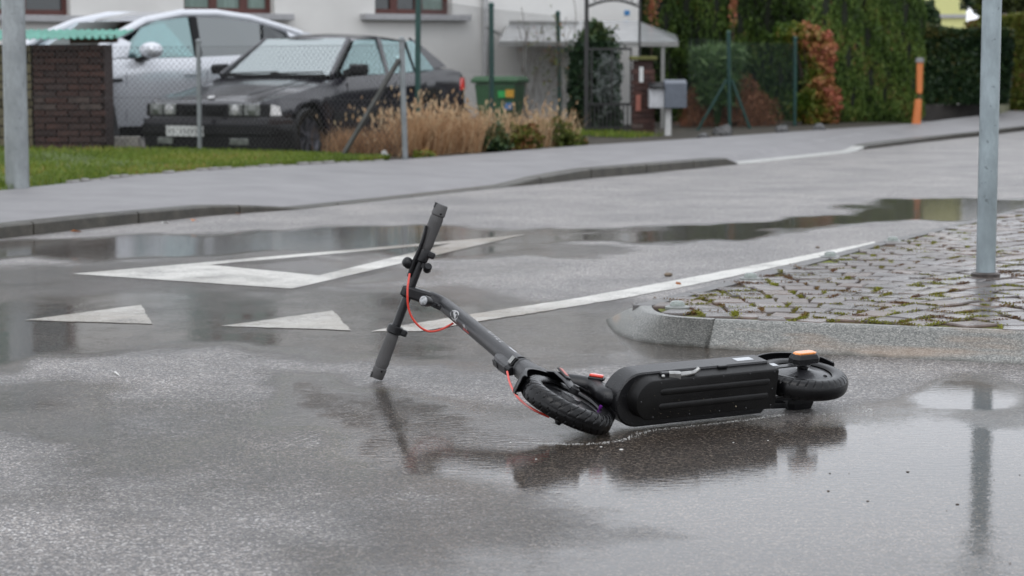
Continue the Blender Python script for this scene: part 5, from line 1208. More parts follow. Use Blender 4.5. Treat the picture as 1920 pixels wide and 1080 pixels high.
shed = thing('shed', (sh0+sh1)/2, 'low dark brick shed with a turquoise corrugated roof beside the lamp post', 'shed')
mb = MB(); mb.bar(V((sh0.x-1.6, 22.52, ztop/2)), V((sh1.x-.02, 22.52, ztop/2)), .48, ztop-.02); mb.build('wall_core', M['mortar'], shed)
bmesh_b = None; bh, bw_ = .068, .235
z = .02; row = 0
while z+bh < ztop:
    x = sh0.x-(.0 if row % 2 else .5*bw_)
    while x < sh1.x:
        xa = max(x, sh0.x); xb = min(x+bw_, sh1.x)
        if xb-xa > .05:
            if bmesh_b is None:
                mbb = MB(); mbb.box((0, 0, 0), (1, .06, bh-.012)); o = mbb.build('brick', M['brick'], shed, local=True); bmesh_b = o.data; o.location = V(((xa+xb)/2, 22.25, z+bh/2))-V(shed.location); o.scale = (xb-xa-.012, 1, 1)
            else: part_at('brick', bmesh_b, shed, ((xa+xb)/2, 22.25+random.uniform(-.008, .008), z+bh/2), (0, 0, random.uniform(-.02, .02)), (xb-xa-.012, 1, random.uniform(.9, 1)))
        x += bw_
    z += bh; row += 1
z = .02; stm = None
while z < ztop-.05:
    x = sh0.x-1.55; h_ = random.uniform(.07, .12)
    while x < sh0.x-.03:
        w_ = min(random.uniform(.10, .24), sh0.x-.01-x)
        if stm is None: mbb = MB(); mbb.box((0, 0, 0), (1, .09, 1)); o = mbb.build('stone', M['stone'], shed, local=True); stm = o.data; o.location = V((x+w_/2, 22.25, z+h_/2))-V(shed.location); o.scale = (w_-.015, 1, h_-.015)
        else: part_at('stone', stm, shed, (x+w_/2, 22.25+random.uniform(-.02, .01), z+h_/2), (0, random.uniform(-.04, .04), random.uniform(-.06, .06)), (w_-.015, 1, h_-.015))
        x += w_
    z += h_
mb = MB(); vs = []; xa, xb = sh0.x-1.7, A(222, 70, 22.05).x; nC = 120; zf, zb2 = A(100, 76, 22.0).z, A(100, 56, 23.0).z
for i in range(nC+1):
    x = xa+(xb-xa)*i/nC; w_ = .012*math.sin((x-xa)*2*PI/.076); tl = .03*(i/nC)
    vs += [(x, 21.98, zf+w_+tl), (x, 22.95, zb2+w_), (x, 22.95, zb2+w_-.006), (x, 21.98, zf+w_-.006+tl)]
mb.add(vs, [(i*4+j, i*4+(j+1) % 4, i*4+4+(j+1) % 4, i*4+4+j) for i in range(nC) for j in range(4)]); mb.build('corrugated_roof', M['tealroof'], shed, smooth=50)
mb = MB(); mb.bar(V((sh0.x+.4, 22.20, ztop+.035)), V((xb-.04, 22.20, ztop+.05)), .07, .075); mb.build('roof_beam', M['eave'], shed)
cb0, cb1 = A(205, 262, 22.9), A(262, 262, 22.9)
mb = MB(); mb.bar(V((cb0.x, 22.9, .13)), V((cb1.x, 22.9, .13)), .2, .14); o = mb.build('concrete_block', simple('pale_concrete_block', (.40, .38, .34), .8, var=.4, scale=8), bevel=.01); tag(o, 'pale concrete block on the ground between the shed and the dark car', 'block')

# ================================================================== FENCES
M['wire_grey'] = simple('galvanised_wire', (.05, .05, .05), .55, metal=0)
M['wire_green'] = simple('green_coated_wire', (.035, .09, .07), .5)
M['green_post'] = simple('green_coated_post', (.008, .048, .040), .45, var=.2)
M['grey_post'] = simple('grey_galvanised_post', (.20, .215, .22), .45, var=.2, metal=.3)
M['rusty'] = simple('dull_brace_steel', (.085, .085, .08), .6, var=.3)
def chain(a, b_, z0, z1, pitch, r_, m, parent, slope=None):
    """diamond wire mesh from a to b as real thin wires"""
    L_ = (b_-a).length; d = (b_-a).normalized(); nn_ = V((-d.y, d.x, 0)); H_ = z1-z0; mb = MB(); vs = []; fs = []
    def wire(u0, w0, u1, w1, off):
        p, q = a+d*u0+V((0, 0, w0-a.z))+nn_*off, a+d*u1+V((0, 0, w1-a.z))+nn_*off; t = (q-p).normalized(); x = nn_; y = t.cross(x)
        n0 = len(vs)
        for e in (p, q):
            for k_ in range(3): vs.append(e+(x*math.cos(2.094*k_)+y*math.sin(2.094*k_))*r_)
        for k_ in range(3): fs.append((n0+k_, n0+(k_+1) % 3, n0+3+(k_+1) % 3, n0+3+k_))
    u = -H_
    while u < L_:
        for sg in (1, -1):
            ua, ub = u, u+H_; wa, wb = z0, z1
            if ua < 0: wa += -ua; ua = 0
            if ub > L_: wb -= ub-L_; ub = L_
            if ub > ua: 
                if sg > 0: wire(ua, wa, ub, wb, r_)
                else: wire(L_-ua, wa, L_-ub, wb, -r_)
        u += pitch
    for zz in (z0, (z0+z1)/2, z1): wire(0, zz, L_, zz, 0)
    mb.add(vs, fs); return mb.build('wire_mesh', m, parent, recalc=False)
def post(p, h, r_, m, parent, cap=True, lean=(0, 0), name='post'):
    mb = MB(); mb.tube([p, p+V((lean[0], lean[1], h))], r_, 14)
    if cap: mb.ball(p+V((lean[0], lean[1], h)), r_*1.25, 7)
    return mb.build(name, m, parent, smooth=50)
f1a = P(-160, 276, .11); f1b = P(375, 283, .11); f1c = P(760, 297, .11)
fen = thing('wire_fence', f1b, 'grey chain-link fence with galvanised posts along the back of the lawn', 'fence')
hF = A(375, 78, f1b.y).z-.11
chain(V((f1a.x, f1a.y, .11)), V((f1b.x, f1b.y, .11)), .13, .11+hF-.05, .062, .0019, M['wire_grey'], fen)
chain(V((f1b.x, f1b.y, .11)), V((f1c.x, f1c.y, .11)), .13, .11+hF-.05, .062, .0019, M['wire_grey'], fen)
for p in (f1a, f1b): post(V((p.x, p.y, .05)), hF+.06, .024, M['grey_post'], fen)
hC = A(753, 75, f1c.y).z
post(V((f1c.x, f1c.y, .05)), hC-.05, .026, M['grey_post'], fen, lean=(A(753, 75, f1c.y).x-f1c.x, 0))
q0 = A(645, 288, f1c.y+.25); q1 = A(748, 112, f1c.y-.03); mb = MB(); mb.bar(q0, q1, .045, .03); mb.build('brace', M['rusty'], fen)
g0, g1, g2 = A(783, 292, 22.9), A(922, 252, 27.0), A(1050, 232, 31.0)
for q in (g0, g1, g2): q.z = 0.06
gf = thing('wire_fence', g0, 'tall green wire fence in front of the wheelie bin and dry grass', 'fence')
tops = [A(784, -8, g0.y), A(921, 10, g1.y), A(1046, 25, g2.y)]
for q, t_ in zip((g0, g1, g2), tops): post(q, t_.z-q.z, .030 if q is g0 else .032, M['green_post'], gf, lean=(t_.x-q.x, 0))
chain(V((g0.x, g0.y, .06)), V((g1.x, g1.y, .06)), .1, 1.66, .085, .0016, M['wire_grey'], gf)
chain(V((g1.x, g1.y, .06)), V((g2.x, g2.y, .06)), .1, 1.66, .085, .0016, M['wire_grey'], gf)
r0, r1, r2 = A(1288, 262, 28.2), A(1368, 252, 29.6), A(1490, 244, 31.2)
for q in (r0, r1, r2): q.z = .06
gf2 = thing('wire_fence', r1, 'dark green wire fence before the russet bush right of the mailbox', 'fence')
M['wire_dark'] = simple('dark_green_wire', (.012, .035, .030), .5)
tt = [A(1286, 82, 28.2), A(1366, 62, 29.6), A(1491, 72, 31.2)]
for q, t_ in ((r1, tt[1]), (r2, tt[2])): post(q, t_.z-q.z, .027, M['green_post'], gf2, lean=(t_.x-q.x, 0))
mb = MB(); mb.bar(A(1412, 258, 29.7), A(1372, 150, 29.6), .03, .03); mb.build('brace', M['green_post'], gf2)
mb = MB(); mb.bar(A(1300, 258, 29.2), A(1362, 150, 29.55), .025, .025); mb.build('brace', M['green_post'], gf2)
chain(V((r0.x, r0.y, .06)), V((r1.x, r1.y, .06)), .1, tt[1].z-.1, .07, .0012, M['wire_dark'], gf2)
chain(V((r1.x, r1.y, .06)), V((r2.x, r2.y, .06)), .1, tt[2].z-.08, .05, .0016, M['wire_dark'], gf2)

# ================================================================== BIN, GATE, PILLAR, MAILBOX
M['bin'] = simple('green_bin_plastic', (.035, .115, .045), .42, var=.12)
bc = A(938, 215, 29.2); bc.z = 0; bz = A(938, 143, 29.2).z
bn = thing('wheelie_bin', bc, 'green wheelie bin with coloured stickers behind the green fence', 'bin')
rz = R(-14); cx_, sx2 = math.cos(rz), math.sin(rz)
def bl_(x, y, z): return bc+V((x*cx_-y*sx2, x*sx2+y*cx_, z))
mb = MB(); mb.loft([[bl_(x*k_, y*k_, z) for x, y in ((-.29, -.30), (.29, -.30), (.29, .30), (-.29, .30))] for z, k_ in ((.06, .78), (bz-.09, 1.0))]); mb.build('body', M['bin'], bn, bevel=.03)
mb = MB(); mb.loft([[bl_(x*k_, y*k_, z) for x, y in ((-.33, -.34), (.33, -.34), (.33, .34), (-.33, .34))] for z, k_ in ((bz-.09, .98), (bz-.045, 1.0), (bz, .86))]); mb.build('lid', M['bin'], bn, bevel=.012)
mb = MB(); mb.bar(bl_(-.28, .37, bz-.06), bl_(.28, .37, bz-.06), .04, .04); mb.build('handle', M['bin'], bn)
for sd in (-1, 1): mb = MB(); mb.lathe([(.10, -.02), (.10, .02)], bl_(sd*.27, .27, .10), bl_(1, 0, 0)-bl_(0, 0, 0), 18); mb.build('wheel', M['rubber'], bn)
for x, c_, dz, s_ in ((.10, (.03, .42, .09), .24, .1), (.21, (.65, .35, .03), .23, .115), (.19, (.08, .22, .50), .40, .10)):
    mb = MB(); a = bl_(x-s_/2, -.307, bz-dz); b_ = bl_(x+s_/2, -.307, bz-dz); mb.bar(a, b_, .006, s_*.9); mb.build('sticker', simple('bin_sticker', c_, .4, var=.2, scale=40), bn)
M['iron'] = simple('wrought_iron', (.022, .022, .022), .5)
ga = A(1099, 262, 27.6); gb = A(1198, 262, 27.4); ga.z = gb.z = .08
gate = thing('garden_gate', ga, 'black wrought-iron gate under an arch beside the brick pillar', 'gate')
zt_ = A(1099, -20, 27.6).z
for p, nm in ((ga, 'post'), (gb, 'post')): mb = MB(); mb.bar(p, V((p.x, p.y, zt_)), .052 if p is ga else .03, .052 if p is ga else .03, up=(0, 1, 0)); mb.build(nm, M['iron'], gate)
arc = [ga.lerp(gb, t)+V((0, 0, A(1099, 14, 27.6).z-.08+.085*math.sin(PI*t))) for t in np.linspace(0, 1, 13)]
mb = MB(); mb.tube(arc, .013, 8); mb.build('arch', M['iron'], gate)
arc2 = [p+V((0, 0, .16)) for p in arc]; mb = MB(); mb.tube(arc2, .013, 8); mb.build('arch', M['iron'], gate)
for t in np.linspace(.08, .92, 8): p = ga.lerp(gb, t)+V((0, 0, A(1099, 14, 27.6).z-.08+.085*math.sin(PI*t)+.08)); mb = MB(); mb.lathe([(.055, -.005), (.065, 0), (.055, .005)], p, (0, 1, 0), 14, caps=False); mb.build('scroll', M['iron'], gate)
zg = A(1099, 92, 27.6).z; zm = A(1099, 195, 27.6).z
for z_ in (.16, zm, zg): mb = MB(); mb.bar(V((ga.x, ga.y, z_)), V((gb.x-.10, gb.y, z_)), .03, .03); mb.build('rail', M['iron'], gate)
for t in np.linspace(.08, .86, 11): p = ga.lerp(gb, t); mb = MB(); mb.bar(V((p.x, p.y, .1)), V((p.x, p.y, zm)), .018, .018, up=(0, 1, 0)); mb.build('bar', M['iron'], gate)
for t in (.1, .48, .84): p = ga.lerp(gb, t); mb = MB(); mb.bar(V((p.x, p.y, zm)), V((p.x, p.y, zg)), .022, .022, up=(0, 1, 0)); mb.build('bar', M['iron'], gate)
pp = A(1206, 266, 26.9); pp.z = .08; ph = A(1206, 112, 26.9).z
pil = thing('brick_pillar', pp, 'dark red brick gate pillar with a mossy cap behind the mailbox', 'pillar')
mb = MB(); mb.box(pp+V((0, .15, ph/2-.04)), (.24, .24, ph-.1)); mb.build('core', M['mortar'], pil)
bme = None; z = .10; row = 0
while z+.06 < ph-.08:
    for (x, y, r_) in (((-.075, 0, 0), (.075, 0, 0)) if row % 2 else ((-.03, 0, 0), (.11, 0, 0))):
        wd = .14 if row % 2 else (.20 if x < 0 else .07)
        if bme is None: mbb = MB(); mbb.box((0, 0, 0), (1, .30, .058)); o = mbb.build('brick', M['brick'], pil, local=True); bme = o.data; o.location = V((x, .15, z+.03-.08)); o.scale = (wd, 1, 1)
        else: part_at('brick', bme, pil, (pp.x+x+random.uniform(-.006, .006), pp.y+.15, z+.03), (0, 0, 0), (wd, 1, 1))
    z += .068; row += 1
mb = MB(); mb.box(pp+V((0, .15, ph-.06)), (.34, .36, .05)); mb.build('cap', simple('mossy_cap_stone', (.10, .10, .03), .85, var=.4), pil, bevel=.01)
mb = MB(); mb.bar(pp+V((-.03, -.012, ph-.36)), pp+V((-.03, -.012, ph-.17)), .05, .02, up=(0, 1, 0)); mb.build('doorbell', M['plate'], pil)
mb = MB(); mb.bar(pp+V((-.065, -.012, ph-.72)), pp+V((-.065, -.012, ph-.52)), .06, .012, up=(0, 1, 0)); mb.build('brick_patch', simple('pink_brick', (.32, .12, .09), .8), pil)
mbx = A(1251, 263, 26.6); mbx.z = .09; x0, x1 = A(1217, 180, 26.6).x, A(1286, 180, 26.6).x; z0, z1 = A(1250, 202, 26.6).z, A(1250, 156, 26.6).z
mail = thing('mailbox', mbx, 'grey metal mailbox with a pale flap on a white post at the pavement edge', 'mailbox')
mb = MB(); xm = x0+(x1-x0)*.40
secs = [[V((x, 26.45, z0)), V((x, 26.45, z1)), V((x, 26.62, z1+.045)), V((x, 26.85, z1)), V((x, 26.85, z0))] for x in (xm, x1)]
mb.loft(secs); mb.build('box', simple('slate_grey_metal', (.095, .11, .135), .45), mail, bevel=.005)
mb = MB(); secs = [[V((x, 26.50, z0)), V((x, 26.50, z1-.07)), V((x, 26.80, z1-.07)), V((x, 26.80, z0))] for x in (x0, xm-.002)]; mb.loft(secs); mb.build('newspaper_tube', simple('pale_grey_metal', (.45, .46, .48), .4), mail, bevel=.005)
mb = MB(); mb.add([V((x0-.005, 26.44, z1-.05)), V((xm, 26.44, z1-.05)), V((xm, 26.83, z1+.01)), V((x0-.005, 26.83, z1+.01)), V((x0-.005, 26.44, z1-.06)), V((xm, 26.44, z1-.06)), V((xm, 26.83, z1)), V((x0-.005, 26.83, z1))], [(0, 1, 2, 3), (7, 6, 5, 4), (0, 4, 5, 1), (1, 5, 6, 2), (2, 6, 7, 3), (3, 7, 4, 0)]); mb.build('roof_flap', M['car_black'], mail)
mb = MB(); mb.bar(V((mbx.x+.01, 26.62, .07)), V((mbx.x+.01, 26.62, z0)), .075, .075, up=(0, 1, 0)); mb.build('post', simple('white_post', (.50, .50, .49), .5), mail, bevel=.006)
# orange marker post with grey cap
M['orange'] = simple('orange_marker_plastic', (.62, .19, .055), .5, var=.12)
op = P(1716, 233, .09)
om = thing('marker_post', op, 'bright orange two-part marker post with a grey cap at the hedge corner', 'post')
def oz(py): return A(1716, py, op.y).z
mb = MB(); mb.loft([[V((A(px_+dx, 150, op.y).x, op.y+dy, z_)) for dx, dy in ((-w_, -.06), (w_, -.06), (w_, .06), (-w_, .06))] for z_, px_, w_ in ((.05, 1719, 8.0), (oz(186), 1722.5, 6.0))]); mb.build('lower_section', M['orange'], om, bevel=.02)
mb = MB(); mb.loft([[V((A(px_+dx, 150, op.y).x, op.y+dy, z_)) for dx, dy in ((-w_, -.05), (w_, -.05), (w_, .05), (-w_, .05))] for z_, px_, w_ in ((oz(176), 1724, 4.5), (oz(168), 1724, 5.2), (oz(115), 1724, 5.6))]); mb.build('upper_section', M['orange'], om, bevel=.015)
mb = MB(); mb.tube([V((A(1725, 150, op.y).x, op.y, oz(188))), V((A(1725, 150, op.y).x, op.y, oz(172)))], .03, 10); mb.build('neck', M['moss'] if False else simple('olive_sleeve', (.08, .08, .03), .7), om)
mb = MB(); mb.tube([V((A(1724, 150, op.y).x, op.y, oz(117))), V((A(1724, 150, op.y).x, op.y, oz(108)))], [.07, .055], 14); mb.build('cap', simple('grey_cap', (.2, .2, .2), .5), om)
# low concrete wall by the side path and sloping mossy wall
lw0, lw1 = P(1728, 219, .08), P(1842, 217, .08)
mb = MB(); mb.loft([[V((p.x, p.y, -.05)), V((p.x, p.y, A(1780, 197, lw0.y).z)), V((p.x+.05, p.y+.25, A(1780, 197, lw0.y).z)), V((p.x+.05, p.y+.25, -.05))] for p in (lw0, lw1)]); o = mb.build('low_wall', simple('dark_damp_concrete', (.055, .050, .046), .7, var=.4, scale=3, bump=.4)); tag(o, 'low dark concrete wall under the clipped hedge right of the orange post', 'wall')
wpts = [(1845, 217, 198), (1880, 203, 184), (1920, 183, 168), (1990, 160, 146)]; mb = MB(); secs = []
for i, (px_, yb_, yt_) in enumerate(wpts):
    Y = lw1.y+i*4.5; a = A(px_, yb_, Y); b_ = A(px_, yt_, Y); secs.append([V((a.x, Y, -1)), V((b_.x, Y, b_.z)), V((b_.x+.3, Y+.3, b_.z)), V((b_.x+.3, Y+.3, -1))])
mb.loft(secs); tag(mb.build('low_wall', simple('mossy_pale_concrete', (.17, .17, .10), .8, var=.45, scale=3)), 'mossy sloping wall climbing the side road at the right edge', 'wall')

# ================================================================== PLANTS
def tintn(n, base=.5, sd=.2): return rng.normal(base, sd, n)
def clump_tint(pts, f=2.2, amp=.28): 
    p = np.asarray(pts); return amp*np.sin(p[:, 0]*f+1.3*p[:, 2]*f)*np.cos(p[:, 1]*f*.9+p[:, 2]*f*.8+1)
M['bark'] = simple('dark_bark', (.05, .035, .025), .9, var=.3)
M['thuja'] = leafmat('thuja_foliage', [(0, (.010, .018, .005)), (.3, (.036, .072, .013)), (.65, (.095, .16, .028)), (.93, (.16, .20, .045)), (1, (.17, .09, .035))], .6, .12)
M['dark_leaf'] = leafmat('dark_hedge_foliage', [(0, (.010, .022, .012)), (.5, (.022, .050, .020)), (.85, (.05, .085, .025)), (1, (.11, .10, .03))], .45, .12)
M['photinia'] = leafmat('orange_red_foliage', [(0, (.05, .10, .012)), (.35, (.14, .16, .02)), (.55, (.30, .17, .05)), (.8, (.42, .17, .09)), (1, (.40, .12, .08))], .45, .2)
M['russet'] = leafmat('russet_twigs', [(0, (.07, .032, .02)), (.5, (.20, .08, .045)), (1, (.32, .15, .08))], .7, .1)
M['straw'] = leafmat('dry_straw', [(0, (.14, .07, .035)), (.4, (.34, .19, .095)), (.75, (.46, .30, .17)), (1, (.52, .40, .25))], .7, .2)
M['bamboo'] = leafmat('bamboo_leaves', [(0, (.03, .06, .018)), (.5, (.075, .14, .045)), (1, (.20, .30, .13))], .45, .25)
M['mixgreen'] = leafmat('low_shrub_leaves', [(0, (.03, .04, .01)), (.4, (.075, .10, .015)), (.7, (.13, .15, .02)), (.85, (.17, .10, .04)), (1, (.20, .07, .03))], .6, .15)
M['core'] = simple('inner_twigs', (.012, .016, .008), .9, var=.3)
def column_pts(n, c, rx, ry, z0, z1, taper=.6, rough=.14):
    zz = rng.uniform(0, 1, n); a = rng.uniform(0, 2*PI, n)
    prof = np.clip((1-zz**3*taper), .05, 1)*np.clip(zz*8+.65, 0, 1)
    ph = rng.uniform(0, 6, 6)
    bump = 1+rough*(np.sin(a*4+ph[0]+zz*9)+np.sin(a*7+ph[1]-zz*23)*.7+np.sin(zz*40+ph[2]+a*3)*.5)
    rr = prof*bump*(1-np.abs(rng.normal(0, .10, n)))
    return np.stack([c[0]+np.cos(a)*rx*rr, c[1]+np.sin(a)*ry*rr, z0+(z1-z0)*zz], 1)
def columnar(name, label, cat, group, c, rx, ry, z1, n, m, size, mode='rise', aspect=2.4, taper=.6, core=.82, base=.48):
    t = thing(name, (c[0], c[1], c[2]), label, cat, group)
    p = column_pts(n, c, rx, ry, c[2], z1, taper)
    o = scatter('crown', p, size, m, tintn(n, base, .16)+clump_tint(p, 3.0, .30), mode, aspect=aspect, parent=t)
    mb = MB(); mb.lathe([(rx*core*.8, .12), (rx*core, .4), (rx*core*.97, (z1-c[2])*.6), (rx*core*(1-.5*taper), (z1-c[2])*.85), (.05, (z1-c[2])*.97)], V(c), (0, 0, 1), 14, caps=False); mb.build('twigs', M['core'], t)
    mb = MB(); mb.tube([V((c[0], c[1], c[2]-.05)), V((c[0], c[1], c[2]+(z1-c[2])*.5))], [.06, .03], 8); mb.build('trunk', M['bark'], t)
    return t
def ell_pts(n, c, r_, shell=.6, rough=.16):
    d = rng.normal(0, 1, (n, 3)); d /= np.linalg.norm(d, axis=1, keepdims=True); ph = rng.uniform(0, 6, 4)
    k_ = (shell+(1-shell)*rng.uniform(0, 1, n))*(1+rough*(np.sin(d[:, 0]*7+ph[0])+np.sin(d[:, 1]*8+d[:, 2]*6+ph[1])*.8+np.sin(d[:, 2]*11+ph[2])*.6))
    return np.array(c)+d*np.array(r_)*k_[:, None]
# thuja row: near row along the pavement, px centre, base row, half width in px
thj = [(1540, 241, 26, 3.7, 33.5), (1582, 239, 27, 3.9, 33.6), (1618, 237, 25, 3.65, 34.0), (1652, 236, 25, 3.9, 34.4), (1684, 234, 24, 3.7, 34.6), (1706, 233, 19, 3.55, 34.6)]
thl = ['thuja just right of the orange-red shrub, first of the roadside row', 'second thuja of the roadside row from the orange-red shrub', 'third thuja of the roadside row from the orange-red shrub', 'third thuja of the roadside row counting from the orange post', 'thuja next to the last one beside the orange post', 'last thuja of the roadside row, beside the orange post']
for (px_, by, hwp, z1, Y), l in zip(thj, thl):
    b_ = A(px_, by, Y); rx = hwp*Y/4000*1.25
    columnar('thuja_tree', l, 'thuja', 'thujas along the pavement', (b_.x, Y, .05), rx, rx, z1, 17000, M['thuja'], .075, 'rise', 2.6)
thb = [(1228, 36.0, 4.0), (1275, 36.5, 3.7), (1322, 36.5, 4.1), (1372, 36.8, 3.8), (1425, 37.0, 4.2), (1472, 37.0, 3.9), (1512, 36.5, 4.0)]
tbl = ['dark garden thuja against the corner of the white house', 'dark garden thuja just beyond the tip of the canopy', 'dark garden thuja rising behind the bamboo at its left', 'dark garden thuja with reddish tips above the green fence post', 'dark garden thuja rising straight behind the russet bush', 'dark garden thuja behind the left top of the orange-red shrub', 'dark garden thuja touching the roadside thujas']
for (px_, Y, z1), l in zip(thb, tbl):
    b_ = A(px_, 220, Y); columnar('thuja_tree', l, 'thuja', 'tall thujas at the back of the garden', (b_.x, Y, 0), .33, .33, z1, 11000, M['thuja'], .085, 'rise', 2.2, base=.36)
# bare orange twig plants among the thujas
for px_, y0, y1_, l in ((1222, 45, -20, 'thin orange-leaved shoot against the dark trees right of the house'), (1375, 40, -20, 'reddish leafy shoot above the dark garden trees')):
    c_ = A(px_, (y0+y1_)/2, 34.5); p = ell_pts(300, c_, (.085, .06, .38), .1, .5); t = thing('leafy_shoot', (c_.x, c_.y, .2), l, 'shoot'); scatter('crown', p, .05, M['photinia'], tintn(300, .75, .2), parent=t)
    mb = MB(); mb.tube([V((c_.x, c_.y, .1)), c_], [.02, .008], 6); mb.build('stem', M['bark'], t)
# conifer bush behind the gate
b_ = A(1114, 255, 28.6); t = thing('conifer_bush', (b_.x, 28.6, 0), 'dark rounded conifer bush behind the wrought-iron gate', 'bush')
zc1 = A(1114, 42, 28.6).z
p = np.concatenate([column_pts(9000, (b_.x, 28.6, 0), .36, .36, 0, zc1, .75, .1), ell_pts(3500, (b_.x, 28.6, zc1-.45), (.33, .33, .45), .6)])
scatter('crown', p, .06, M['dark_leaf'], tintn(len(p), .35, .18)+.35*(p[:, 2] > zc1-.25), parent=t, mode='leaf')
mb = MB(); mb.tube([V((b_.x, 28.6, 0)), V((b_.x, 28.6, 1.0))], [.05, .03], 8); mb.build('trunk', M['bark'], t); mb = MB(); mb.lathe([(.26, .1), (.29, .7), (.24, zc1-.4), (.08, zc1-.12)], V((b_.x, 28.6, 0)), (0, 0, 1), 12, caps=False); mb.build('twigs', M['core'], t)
# silvery dead fronds in front of the conifer
c_ = A(1136, 150, 27.9); p = ell_pts(420, c_, (.22, .08, .45), .3); _t = thing('dry_plant', (c_.x, 27.9, .1), 'silvery grey dry fronds hanging in front of the dark conifer bush', 'plant'); scatter('fronds', p, .11, simple('silver_grey_frond', (.14, .16, .15), .7), tintn(420), 'leaf', aspect=6, parent=_t)['kind'] = 'stuff'
# bamboo
c_ = A(1345, 200, 31.5); bx = thing('bamboo_plant', (c_.x, 31.5, .0), 'bright green arching bamboo between the mailbox and russet bush', 'bamboo')
n = 1300; a = rng.uniform(0, 2*PI, n); hgt = rng.uniform(.5, 1.35, n); rr_ = .12+.34*(hgt/1.4)*rng.uniform(.2, 1.1, n)
p = np.stack([c_.x+np.cos(a)*rr_, 31.5+np.sin(a)*rr_*.8, hgt-.1], 1); scatter('leaves', p, .26, M['bamboo'], tintn(n, .5, .25), 'leaf', aspect=9, parent=bx)
mb = MB()
for k_ in range(16): a = k_*.4; mb.tube([V((c_.x, 31.5, 0)), V((c_.x+.15*math.cos(a), 31.5+.12*math.sin(a), .7)), V((c_.x+.42*math.cos(a), 31.5+.3*math.sin(a), 1.2))], [.01, .008, .004], 5)
mb.build('canes', M['bamboo'], bx)
# russet bush
c_ = A(1382, 215, 31.0); t = thing('russet_bush', (c_.x, 31.4, 0), 'round russet-brown bush behind the dark green wire fence', 'bush')
p = ell_pts(16000, (c_.x-.04, 31.9, .20), (.80, .5, .60), .55, .08); p = p[p[:, 2] > -.02]
scatter('crown', p, .055, M['russet'], tintn(len(p), .5, .22)+clump_tint(p, 5, .15), 'rise', aspect=4, parent=t)
mb = MB()
for k_ in range(14): a = k_*.45; mb.tube([V((c_.x, 31.9, 0)), V((c_.x+.4*math.cos(a), 31.9+.3*math.sin(a), .35))], [.012, .004], 5)
mb.build('stems', M['bark'], t)
# orange-red shrub
t = thing('orange_shrub', (A(1520, 240, 32).x, 32.2, 0), 'tall orange, red and yellow-green shrub at the pavement before the thujas', 'shrub')
ps = []
for px_, py_, rx_, rz_, n in ((1490, 72, 44, 26, 4600), (1535, 100, 34, 36, 4000), (1532, 150, 24, 40, 3000), (1525, 200, 42, 40, 5200), (1478, 62, 26, 18, 1500), (1545, 190, 26, 45, 2600), (1528, 65, 12, 16, 700)):
    c_ = A(px_, py_, 32.2); k_ = 32.2/4000; ps.append(ell_pts(n, c_, (rx_*k_, .30, rz_*k_), .5, .2))
p = np.concatenate(ps); p = p[p[:, 2] > .03]; px_c = p[:, 0]/p[:, 1]*4000+960
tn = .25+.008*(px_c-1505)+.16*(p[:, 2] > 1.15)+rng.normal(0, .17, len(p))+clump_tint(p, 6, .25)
scatter('crown', p, .075, M['photinia'], tn, aspect=1.9, parent=t)
mb = MB(); c_ = A(1522, 240, 32.2)
for k_ in range(9): a = k_*.7; mb.tube([V((c_.x, 32.2, 0)), V((c_.x+.1*math.cos(a), 32.2+.1*math.sin(a), .6)), V((c_.x+.25*math.cos(a)-.05, 32.2+.2*math.sin(a), 1.3))], [.02, .014, .006], 6)
mb.build('stems', M['bark'], t)
# clipped hedge and the hedge beyond
def hedge(name, label, x0, x1, y0, y1, z0, z1, n, m, size, base=.45, tcore=True, extra=None):
    t = thing(name, ((x0+x1)/2, (y0+y1)/2, z0), label, 'hedge'); f = rng.uniform(0, 1, n); k_ = rng.integers(0, 10, n)
    X = rng.uniform(x0, x1, n); Z = rng.uniform(z0, z1, n); Y_ = np.where(k_ < 7, y0+np.abs(rng.normal(0, .12, n)), rng.uniform(y0, y1, n)); Z = np.where(k_ >= 7, z1-np.abs(rng.normal(0, .1, n)), Z)
    Y_ = Y_+.12*np.sin(X*2.3)*np.sin(Z*3.1+1); Z = Z+.10*np.sin(X*1.9+1)*(k_ >= 7); p = np.stack([X, Y_, Z], 1); tn = tintn(n, base, .18)+clump_tint(p, 2.6, .22)
    if extra: tn = extra(p, tn)
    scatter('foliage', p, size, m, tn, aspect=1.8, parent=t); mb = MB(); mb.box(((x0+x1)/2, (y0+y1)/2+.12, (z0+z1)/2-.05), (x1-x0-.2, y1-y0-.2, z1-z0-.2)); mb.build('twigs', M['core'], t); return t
Yh = lw0.y+.35
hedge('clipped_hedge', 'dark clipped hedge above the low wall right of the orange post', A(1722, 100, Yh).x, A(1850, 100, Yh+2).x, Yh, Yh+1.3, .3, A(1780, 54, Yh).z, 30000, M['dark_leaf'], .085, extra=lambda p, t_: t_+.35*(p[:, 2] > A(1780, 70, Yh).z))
Yr = lw1.y+3.5
gh = hedge('reflection_hedge', 'long dark hedge added out of view at the right for the saloon flank to reflect', 9.6, 13.5, 26.5, 36.5, 0, 2.6, 9000, M['dark_leaf'], .12)  # unseen hedge, added so the parked saloon's side reflects something dark
_p = np.stack([9.6+np.abs(rng.normal(0, .12, 16000)), rng.uniform(26.5, 36.5, 16000), rng.uniform(0, 2.6, 16000)], 1); scatter('foliage', _p, .12, M['dark_leaf'], tintn(16000, .45, .2), parent=gh)
t = hedge('mixed_hedge', 'brownish-green mixed hedge along the sloping wall at the right edge', A(1838, 100, Yr).x, A(2050, 100, Yr).x, Yr, Yr+1.5, A(1850, 215, Yr).z, A(1880, 32, Yr).z, 26000, M['mixgreen'], .10, base=.62)
